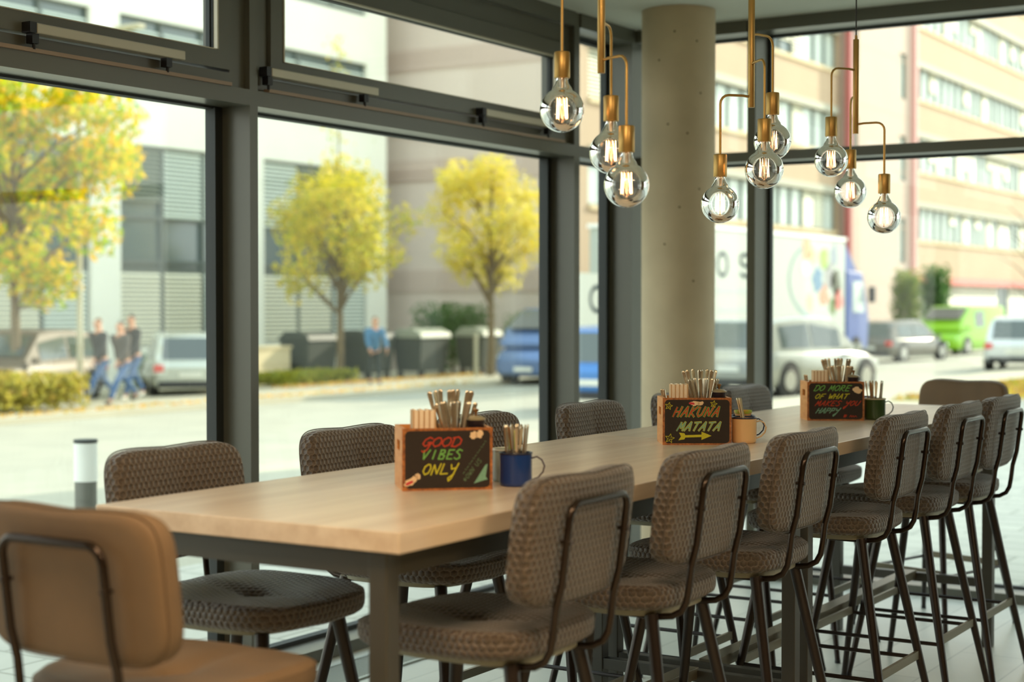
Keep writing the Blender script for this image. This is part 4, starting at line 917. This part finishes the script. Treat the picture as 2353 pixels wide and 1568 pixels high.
# ---------------- cars
TYRE = mat('tyre', (38, 38, 36), .8); RIM = mat('wheel_rim', (190, 190, 184), .3, .7); CGL = mat('car_glass', (66, 80, 78), .06, spec=1.0)
TL = mat('tail_light', (210, 60, 44), .3); HL = mat('head_light', (226, 232, 228), .15); PLT = mat('number_plate', (220, 220, 206), .5); DKP = mat('dark_trim', (44, 44, 44), .6)
def car(name, label, cat, x, y, rz, paint, L=4.3, W=1.78, H=1.5, kind='hatch', dz=0, glass=None):
    """x forward in local frame"""
    t = thing(name, label, cat, (x, y, gz(x)+dz), R(rz)); P_ = paint; g_ = glass or CGL
    hb = H*.56 if kind != 'van' else H*.52       # belt height
    if kind == 'van':
        sec = [(-.5, .30, .96, .93), (-.495, .22, 1.0, .97), (-.42, .2, 1.0, 1.0), (.2, .2, 1.0, 1.0), (.34, .2, .98, .98), (.44, .22, .86, .95), (.49, .26, .72, .88), (.5, .34, .6, .80)]
        cab = [(-.49, .97, .93, .86), (-.46, 1, .97, .88), (.12, 1, .99, .90), (.22, .97, .98, .86), (.38, .45, .95, .80), (.43, .05, .90, .74)]
        win = [(-.02, .17)]; ws = (.20, .385)
    elif kind == 'sedan':
        sec = [(-.5, .42, .86, .82), (-.485, .26, .98, .90), (-.36, .2, 1.06, 1.0), (.2, .2, 1.0, 1.0), (.36, .22, .90, .98), (.46, .26, .78, .90), (.5, .34, .62, .78)]
        cab = [(-.44, .05, .90, .72), (-.30, .86, .94, .74), (-.18, .98, .95, .76), (.02, 1, .95, .76), (.12, .9, .94, .74), (.27, .05, .92, .76)]
        win = [(-.26, -.06), (-.04, .14)]; ws = (.12, .26)
    else:
        sec = [(-.5, .42, .82, .84), (-.488, .25, .98, .92), (-.40, .2, 1.03, 1.0), (.2, .2, 1.0, 1.0), (.36, .22, .92, .98), (.46, .26, .80, .90), (.5, .34, .62, .78)]
        cab = [(-.47, .05, .90, .76), (-.43, .62, .92, .76), (-.38, .90, .94, .76), (-.22, .99, .95, .78), (.0, 1, .95, .78), (.10, .92, .94, .76), (.27, .05, .92, .78)]
        win = [(-.36, -.13), (-.11, .13)]; ws = (.11, .26)
    body = MB(); rings = []
    for fx, zb_, zt_, wf in sec:
        z0, z1, w2 = zb_, hb*zt_, W/2*wf
        rings.append(body.ring([(fx*L, s*w_, z) for s, pts in ((1, ((w2*.90, z0), (w2, z0+.12), (w2, (z0+z1)/2), (w2*.97, z1-.07), (w2*.86, z1))), (-1, ((w2*.86, z1), (w2*.97, z1-.07), (w2, (z0+z1)/2), (w2, z0+.12), (w2*.90, z0)))) for w_, z in pts]))
    for a, b in zip(rings, rings[1:]): body.bridge(a, b, 10)
    body.f.append(tuple(rings[0]+i for i in range(10))); body.f.append(tuple(rings[-1]+i for i in reversed(range(10))))
    body.f = [tuple(reversed(f)) for f in body.f]
    bd = body.build('body', P_, t, smooth=50)
    cb = MB(); rings = []
    for fx, hf, wb_, wr in cab:
        z1 = hb*.98 + (H-hb)*hf; z0 = hb*.93; a_, b_ = W/2*wb_, W/2*(wb_ + (wr-wb_)*hf)
        rings.append(cb.ring([(fx*L, a_, z0), (fx*L, b_*1.0, z1-.05*hf), (fx*L, b_*.9, z1), (fx*L, -b_*.9, z1), (fx*L, -b_, z1-.05*hf), (fx*L, -a_, z0)]))
    for a, b in zip(rings, rings[1:]): cb.bridge(a, b, 6)
    cb.f.append(tuple(rings[0]+i for i in range(6))); cb.f.append(tuple(rings[-1]+i for i in reversed(range(6)))); cb.f = [tuple(reversed(f)) for f in cb.f]
    cabm = cb.build('cabin', P_, t, smooth=30)
    def cabw(fx, zf):    # half width and height of cabin at fx
        for (a, b) in zip(cab, cab[1:]):
            if a[0] <= fx <= b[0]:
                k = (fx-a[0])/(b[0]-a[0]); hf = a[1]+(b[1]-a[1])*k; wb_ = a[2]+(b[2]-a[2])*k; wr = a[3]+(b[3]-a[3])*k
                ztop = hb*.98+(H-hb)*hf-.05*hf; z = hb*1.0 + (ztop-hb*1.0)*zf; kk = (z-hb*.93)/max(.01, ztop-hb*.93); return (W/2*(wb_+((wb_+(wr-wb_)*hf)-wb_)*kk), z)
        return (W/2*.9, hb)
    for a, b in win:
        for s in (1, -1):
            pts = []
            for fx, zf in ((a, .10), (b, .10), (b, .86), (a, .86)):
                w_, z = cabw(fx, zf); pts.append((fx*L, s*(w_+.012), z))
            if s < 0: pts.reverse()
            MB().quad(*reversed(pts)).build('side_window', g_, t)
    # windscreen and rear window on the sloped ends
    def slope(f0, f1, name, k0, k1, off):
        (wa, za), (wb_, zb_) = cabw(f0, .999), cabw(f1, .999); wa -= .08; wb_ -= .10
        A = (f0*L, za+.05*0), (f1*L, zb_)
        xa, xb = f0*L+(f1-f0)*L*k0, f0*L+(f1-f0)*L*k1; z_a, z_b = za+(zb_-za)*k0, za+(zb_-za)*k1; w1, w2 = wa+(wb_-wa)*k0, wa+(wb_-wa)*k1
        MB().quad((xa+off, w1, z_a+.055), (xa+off, -w1, z_a+.055), (xb+off, -w2, z_b+.055), (xb+off, w2, z_b+.055)).build(name, g_, t)
    slope(ws[0], ws[1], 'windscreen', .08, .9 if kind != 'van' else .98, .03 if kind != 'van' else .12)
    if kind == 'sedan': slope(-.31, -.43, 'rear_window', .05, .85, -.02)
    elif kind == 'hatch':
        xr = -.455*L
        MB().quad((xr-.06, W*.36, hb*1.02), (xr-.06, -W*.36, hb*1.02), (xr+.06, -W*.33, H*.92), (xr+.06, W*.33, H*.92)).build('rear_window', g_, t)
    for fx in (-.32, .33):
        for s in (1, -1):
            r = .33 if kind != 'van' else .34
            wh = MB().tube([(fx*L, s*(W/2-.2), r), (fx*L, s*(W/2-.03), r), (fx*L, s*(W/2+.008), r)], [r, r, r-.05], 20).build('wheel', TYRE, t, smooth=40)
            MB().tube([(fx*L, s*(W/2-.02), r), (fx*L, s*(W/2+.015), r)], [r*.62, r*.60], 16).build('rim', RIM, wh, smooth=40)
            MB().tube([(fx*L, s*(W/2-.12), r+.01), (fx*L, s*(W/2+.002), r+.01)], [r+.05, r+.05], 20).build('wheel_arch', DKP, t)
    for s in (1, -1):
        MB().box(-.487*L, s*W*.40, hb*.80, .12, W*.13, .17).build('tail_light', TL, t, bevel=.02)
        MB().box(.468*L, s*W*.36, hb*.66, .14, W*.16, .13).build('headlight', HL, t, bevel=.02)
        MB().box(ws[1]*L-.15, s*(W/2+.07), hb*1.06, .12, .16, .13).build('wing_mirror', P_, t, bevel=.02)
    MB().box(-.505*L, 0, hb*.62, .02, .52, .11).build('number_plate', PLT, t); MB().box(.506*L, 0, .42, .02, .52, .11).build('number_plate', PLT, t)
    MB().box(-.497*L, 0, .30, .06, W*.82, .12).build('bumper_trim', DKP, t); MB().box(.492*L, 0, .40, .06, W*.62, .14).build('grille', DKP, t)
    return t
def paint(n, c, met=.3, r=.22): return mat('paint_'+n, c, r, met, spec=.6)
car('suv', 'silver SUV with red tail light in front of the white truck', 'car', -12.75, 31.4, 79, paint('silver', (176, 176, 164)), 4.45, 1.85, 1.62)
car('hatchback', 'bright blue hatchback seen between the mullion and the concrete pillar', 'car', -13.75, 26.1, 98, paint('blue', (72, 124, 186)), 4.1, 1.76, 1.5)
car('estate_car', 'dark parked car with sunlit roof between the truck and the lime green van', 'car', -18.2, 54.8, 82, paint('dark', (112, 108, 98)), 4.6, 1.8, 1.46)
car('van', 'lime green van parked in front of the beige building', 'van', -18.9, 64.6, -96, paint('lime', (140, 196, 40), 0, .3), 5.0, 1.95, 1.95, 'van')
car('compact_car', 'white car seen from behind at the right photo edge', 'car', -11.75, 46.4, 97, paint('white', (206, 210, 208)), 4.1, 1.76, 1.5)
car('parked_car', 'silver hatchback behind the three walking people', 'car', -27.2, 28.6, 138, paint('silver2', (196, 200, 188)), 4.2, 1.76, 1.48, dz=.09)
car('saloon', 'brown parked car behind the ornamental grass at the left', 'car', -27.6, 24.0, -72, mat('paint_brown', (92, 80, 58), .5), 4.7, 1.82, 1.6, dz=.09)
car('blue_van', 'blue and grey van driving towards the camera beside the mullion', 'van', -21.3, 37.0, -88, paint('blue2', (96, 120, 160)), 4.9, 1.9, 2.0, 'van')
# truck
t = thing('box_truck', 'white box truck with blue cab and a round colourful picture on its side', 'truck', (-18.6, 41.3, gz(-18.6)), R(90))
TW = mat('truck_white', (184, 190, 180), .5); TB = mat('truck_blue', (58, 84, 150), .35)
MB().bb(-5.8, 5.8, -1.25, 1.25, 1.05, 3.95).build('box', TW, t, bevel=.04)
MB().bb(-5.85, 5.85, -1.28, 1.28, 3.93, 4.03).build('roof_edge', mat('truck_roof', (250, 250, 244), .4), t)
MB().bb(-5.7, 6.0, -1.1, 1.1, .75, 1.05).build('chassis', DKP, t)
g = MB().prism([(6.1, .6), (8.0, .6), (8.1, 1.5), (7.95, 2.0), (7.5, 3.0), (6.1, 3.05)], -1.2, 1.2, Matrix(((1, 0, 0, 0), (0, 0, 1, 0), (0, 1, 0, 0), (0, 0, 0, 1)))); g.build('cab', TB, t, bevel=.06)
g = MB().prism([(5.95, 3.05), (7.2, 3.05), (6.15, 3.9), (5.95, 3.9)], -1.1, 1.1, Matrix(((1, 0, 0, 0), (0, 0, 1, 0), (0, 1, 0, 0), (0, 0, 0, 1)))); g.build('wind_deflector', TB, t)
for s in (-1, 1): MB().quad(*((6.6, s*1.215, 1.75), (7.6, s*1.215, 1.75), (7.4, s*1.215, 2.7), (6.6, s*1.215, 2.7))[::-s]).build('side_window', WGL2, t)
MB().quad((8.0, -1.05, 1.95), (8.0, 1.05, 1.95), (7.62, 1.0, 2.85), (7.62, -1.0, 2.85)).build('windscreen', CGL, t)
for s in (-1, 1): MB().box(7.8, s*1.4, 2.3, .1, .2, .5).build('wing_mirror', DKP, t)
for fx in (-4.6, -3.4, 6.9):
    for s in (-1, 1):
        wh = MB().tube([(fx, s*.85, .5), (fx, s*1.22, .5)], .5, 22).build('wheel', TYRE, t, smooth=40); MB().tube([(fx, s*1.15, .5), (fx, s*1.235, .5)], .26, 14).build('rim', RIM, wh)
LT = mat('truck_letter', (70, 96, 108), .6); LTS = mat('truck_small_text', (176, 190, 184), .6)
def tstroke(lines, w_, m_, nm='lettering'):
    mb = MB()
    for ln in lines:
        for (a, b), (c, d) in zip(ln, ln[1:]):
            v = Vector((c-a, d-b)); L_ = max(v.length, 1e-6); n = Vector((-v.y, v.x))/L_*w_/2; e = v/L_*w_*.3
            mb.quad((a-n.x-e.x, -1.256, b-n.y-e.y), (c-n.x+e.x, -1.256, d-n.y+e.y), (c+n.x+e.x, -1.256, d+n.y+e.y), (a+n.x-e.x, -1.256, b+n.y-e.y))
    return mb.build(nm, m_, t)
def ell(cx, cz, rx, rz_, n=20, a0=0, a1=6.2832): return [(cx+rx*math.cos(a0+(a1-a0)*i/n), cz+rz_*math.sin(a0+(a1-a0)*i/n)) for i in range(n+1)]
def esss(cx, cz, rx, rz_): return ell(cx, cz+rz_*.5, rx, rz_*.5, 12, .4, 4.7)+ell(cx, cz-rz_*.5, rx, rz_*.5, 12, 1.57, -2.7)
tstroke([ell(-3.2, 3.03, .30, .29)], .10, LT); tstroke([esss(-1.8, 3.03, .28, .29)], .10, LT)
tstroke([[(-3.5, 2.35), (-.4, 2.35)], [(-3.4, 1.85), (-.2, 1.85)]], .10, LTS, 'small_print')
tstroke([ell(3.5, 2.7, 2.2, 1.1, 36, 1.7, 4.6)], .09, mat('ring_blue', (176, 206, 206), .6), 'picture_ring')
q = random.Random(4)
for (px, pz, r, c) in ((5.9, 3.25, .28, (214, 160, 120)), (6.3, 3.05, .22, (206, 200, 150)), (6.9, 3.0, .3, (150, 190, 80)), (7.5, 3.1, .25, (150, 160, 170)), (6.5, 2.4, .32, (90, 130, 160)), (7.2, 2.5, .34, (150, 150, 150)), (7.6, 2.3, .3, (90, 96, 80)), (6.9, 1.9, .26, (206, 140, 110)), (7.75, 1.8, .3, (206, 120, 110)), (7.4, 1.6, .24, (110, 130, 80)), (6.1, 1.7, .2, (220, 190, 150)), (5.8, 2.7, .22, (210, 220, 210))):
    px = 2.5+(px-5.8)*1.38; pz += .35; mb = MB(); pts = [(px+1.3*r*(1+.25*q.uniform(-1, 1))*math.cos(2*math.pi*i/12), -1.257, pz+1.2*r*(1+.25*q.uniform(-1, 1))*math.sin(2*math.pi*i/12)) for i in range(12)]; mb.quad(*pts).build('picture_patch', mat('patch_%d_%d' % (c[0], c[1]), c, .6), t)

t = thing('reflection_panel', 'added white reflection banner with large dark letters O S, behind the blue hatchback', 'panel', (-17.3, 31.8, gz(-17.3)), R(90))  # added panel standing in for the truck's reflection in the corner glass
MB().bb(-1.7, 1.7, -.03, .03, 1.15, 2.65).build('reflection_board', TW, t)
for x_ in (-1.6, 1.6): MB().tube([(x_, .05, 0), (x_, .05, 2.65)], .03, 8).build('post', MATS['post_grey'], t)
bt = t
def bstroke(lines, w_):
    mb = MB()
    for ln in lines:
        for (a, b), (c, d) in zip(ln, ln[1:]):
            v = Vector((c-a, d-b)); L_ = max(v.length, 1e-6); n = Vector((-v.y, v.x))/L_*w_/2; e = v/L_*w_*.3
            mb.quad((a-n.x-e.x, -.034, b-n.y-e.y), (c-n.x+e.x, -.034, d-n.y+e.y), (c+n.x+e.x, -.034, d+n.y+e.y), (a+n.x-e.x, -.034, b+n.y-e.y))
    return mb.build('lettering', LT, bt)
bstroke([ell(-.55, 2.08, .30, .27)], .10); bstroke([esss(1.22, 2.08, .27, .27)], .10)

# ---------------- people
SKIN = mat('skin', (206, 152, 120), .6)
def skinned(name, m, parent, joints, bones, sub=1):
    me = bpy.data.meshes.new(name); me.from_pydata([j[:3] for j in joints], bones, []); o = bpy.data.objects.new(name, me); C.objects.link(o); o.parent = parent
    md = o.modifiers.new('skin', 'SKIN'); 
    for i, j in enumerate(joints): me.skin_vertices[0].data[i].radius = (j[3], j[4] if len(j) > 4 else j[3]); me.skin_vertices[0].data[i].use_root = (i == 0)
    s = o.modifiers.new('sub', 'SUBSURF'); s.levels = sub; s.render_levels = sub; me.materials.append(m); md.use_smooth_shade = True; return o
def ensure_skin(): pass
def person(label, x, y, rz, jacket, trousers, hair, shoe, stride, lean=.06, arms=None, H=1.78, dz=.09, g=None):
    t = thing('person', label, 'person', (x, y, gz(x)+dz), R(rz), g); k = H/1.78
    s = stride
    hip, kn = .93*k, .50*k
    def leg(side, ph):     # ph>0 forward
        fx = ph*.40*s; kx = ph*.20*s + .07*s*(1 if ph < 0 else .6); return [(.0, side*.09, hip), (kx, side*.10, kn+.01), (fx, side*.10, .09+(.07 if ph < 0 else 0)*s), (fx+.13, side*.10, .035+(.02 if ph < 0 else 0)*s)]
    L1, L2 = leg(1, 1), leg(-1, -1)
    sh = 1.46*k; lx = lean
    ar = arms or ((.22, -.30), (-.22, .12))
    def arm(side, a):
        return [(lx*.9, side*.19, sh-.03), (lx*.9+a[0]*.55, side*.24, sh-.30*k), (lx*.9+a[0]+a[1]*0+.10, side*.22, sh-.54*k+abs(a[0])*.18), (lx*.9+a[0]+.14, side*.21, sh-.63*k+abs(a[0])*.2)]
    A1, A2 = arm(1, ar[0]), arm(-1, ar[1])
    J = [(0, 0, hip, .13, .11), (lx*.5, 0, 1.18*k, .12, .10), (lx*.9, 0, sh-.04, .14, .10), (lx*1.1, 0, 1.53*k, .055), (lx*1.25+.01, 0, 1.60*k, .075), (lx*1.3+.02, 0, 1.68*k, .085, .10), (lx*1.3+.015, 0, 1.75*k, .06)]
    B = [(i, i+1) for i in range(6)]
    for Lg in (L1, L2):
        b = len(J); J += [(Lg[0][0], Lg[0][1], Lg[0][2]-.08, .085), (*Lg[1], .055), (*Lg[2], .040), (*Lg[3], .034)]; B += [(0, b), (b, b+1), (b+1, b+2), (b+2, b+3)]
    for Am in (A1, A2):
        b = len(J); J += [(*Am[0], .052), (*Am[1], .040), (*Am[2], .028), (*Am[3], .024)]; B += [(2, b), (b, b+1), (b+1, b+2), (b+2, b+3)]
    body = skinned('body', SKIN, t, J, B)
    J2 = [(0, 0, hip-.08, .165, .145), (lx*.5, 0, 1.18*k, .165, .14), (lx*.9, 0, sh-.05, .19, .14), (lx*1.05, 0, 1.51*k, .07)]; B2 = [(0, 1), (1, 2), (2, 3)]
    for Am in (A1, A2): b = len(J2); J2 += [(*Am[0], .082), (*Am[1], .072), (Am[2][0]+.01, Am[2][1], Am[2][2]-.01, .056)]; B2 += [(2, b), (b, b+1), (b+1, b+2)]
    skinned('jacket', jacket, t, J2, B2)
    J3 = [(0, 0, hip, .14, .12)]; B3 = []
    for Lg in (L1, L2): b = len(J3); J3 += [(Lg[0][0], Lg[0][1], Lg[0][2]-.10, .10), (*Lg[1], .07), (Lg[2][0], Lg[2][1], Lg[2][2]+.02, .06)]; B3 += [(0, b), (b, b+1), (b+1, b+2)]
    skinned('trousers', trousers, t, J3, B3)
    for Lg in (L1, L2): skinned('shoe', shoe, t, [(Lg[2][0]-.03, Lg[2][1], Lg[2][2]-.02, .052), (Lg[3][0]+.02, Lg[3][1], Lg[3][2]+.005, .04)], [(0, 1)])
    skinned('hair', hair, t, [(lx*1.3-.035, 0, 1.655*k, .06, .075), (lx*1.3-.01, 0, 1.735*k, .085, .09), (lx*1.3+.045, 0, 1.765*k, .05, .06)], [(0, 1), (1, 2)])
    for s_ in (1, -1): MB().tube([(lx*1.3+.02, s_*.088, 1.65*k), (lx*1.3+.015, s_*.094, 1.68*k), (lx*1.3+.01, s_*.088, 1.705*k)], [.008, .014, .008], 6).build('ear', SKIN, t, smooth=60)
    MB().tube([(lx*1.3+.10, 0, 1.69*k), (lx*1.3+.125, 0, 1.655*k), (lx*1.3+.105, 0, 1.645*k)], [.008, .014, .01], 8).build('nose', SKIN, t, smooth=60)
    MB().tube([(lx*1.3+.098, -.022, 1.618*k), (lx*1.3+.105, 0, 1.615*k), (lx*1.3+.098, .022, 1.618*k)], [.003, .006, .003], 6).build('mouth', mat('lips', (160, 90, 80), .6), t)
    for s_ in (1, -1): MB().lathe([(.001, -.007), (.008, 0), (.001, .007)], lx*1.3+.100, s_*.032, 1.685*k, 8).build('eye', BLACKP, t)
    # fingers
    for Am, sd in ((A1, 1), (A2, -1)):
        hx, hy, hz = Am[3]
        for f in range(4): MB().tube([(hx-.02+.014*f, hy, hz-.02), (hx-.018+.015*f, hy-.004*sd, hz-.055), (hx-.02+.014*f, hy-.02*sd, hz-(.085, .092, .088, .075)[f])], [.009, .008, .006], 6).build('finger', SKIN, body, smooth=60)
        MB().tube([(hx+.025, hy, hz), (hx+.045, hy-.012*sd, hz-.035), (hx+.044, hy-.02*sd, hz-.055)], [.010, .009, .007], 6).build('thumb', SKIN, body, smooth=60)
    return t
JK = mat('jacket_black', (42, 42, 40), .8); JK2 = mat('jacket_grey', (72, 66, 58), .85); JK3 = mat('jumper_blue', (70, 112, 140), .85); JN = mat('jeans', (72, 100, 138), .85); DK = mat('trousers_dark', (44, 52, 50), .85)
H1 = mat('hair_brown', (120, 84, 50), .7); H2 = mat('hair_dark', (70, 54, 38), .7); SH = mat('shoe_white', (226, 222, 210), .6); SHD = mat('shoe_dark', (50, 46, 42), .6)
G = 'three people walking on the far sidewalk'
person('person in black jacket and jeans walking left, nearest the lamp post', -25.15, 24.0, -92, JK, JN, H1, SH, 1.15, g=G)
person('tall person in dark coat walking behind, middle of the three', -25.7, 25.5, -90, JK, JN, H2, SH, .9, H=1.86, g=G)
person('person in grey-brown jacket and jeans, right of the three walkers', -24.2, 23.7, -88, JK2, JN, H2, SHD, 1.2, H=1.70, g=G)
person('person in blue jumper and dark trousers standing by the yellow tree, hands together', -24.9, 33.2, -38, JK3, DK, H1, SHD, .25, arms=((.26, 0), (.24, 0)), H=1.74)
# small roadside things
t = thing('litter_bin', 'small white sign board on a post behind the silver hatchback', 'sign', (-28.4, 31.0, gz(-28.4)+.09))
MB().tube([(0, 0, 0), (0, 0, .6)], .05, 8).build('post', BARK, t); MB().box(0, 0, .85, .1, .8, .55).build('board', SH, t, bevel=.03)
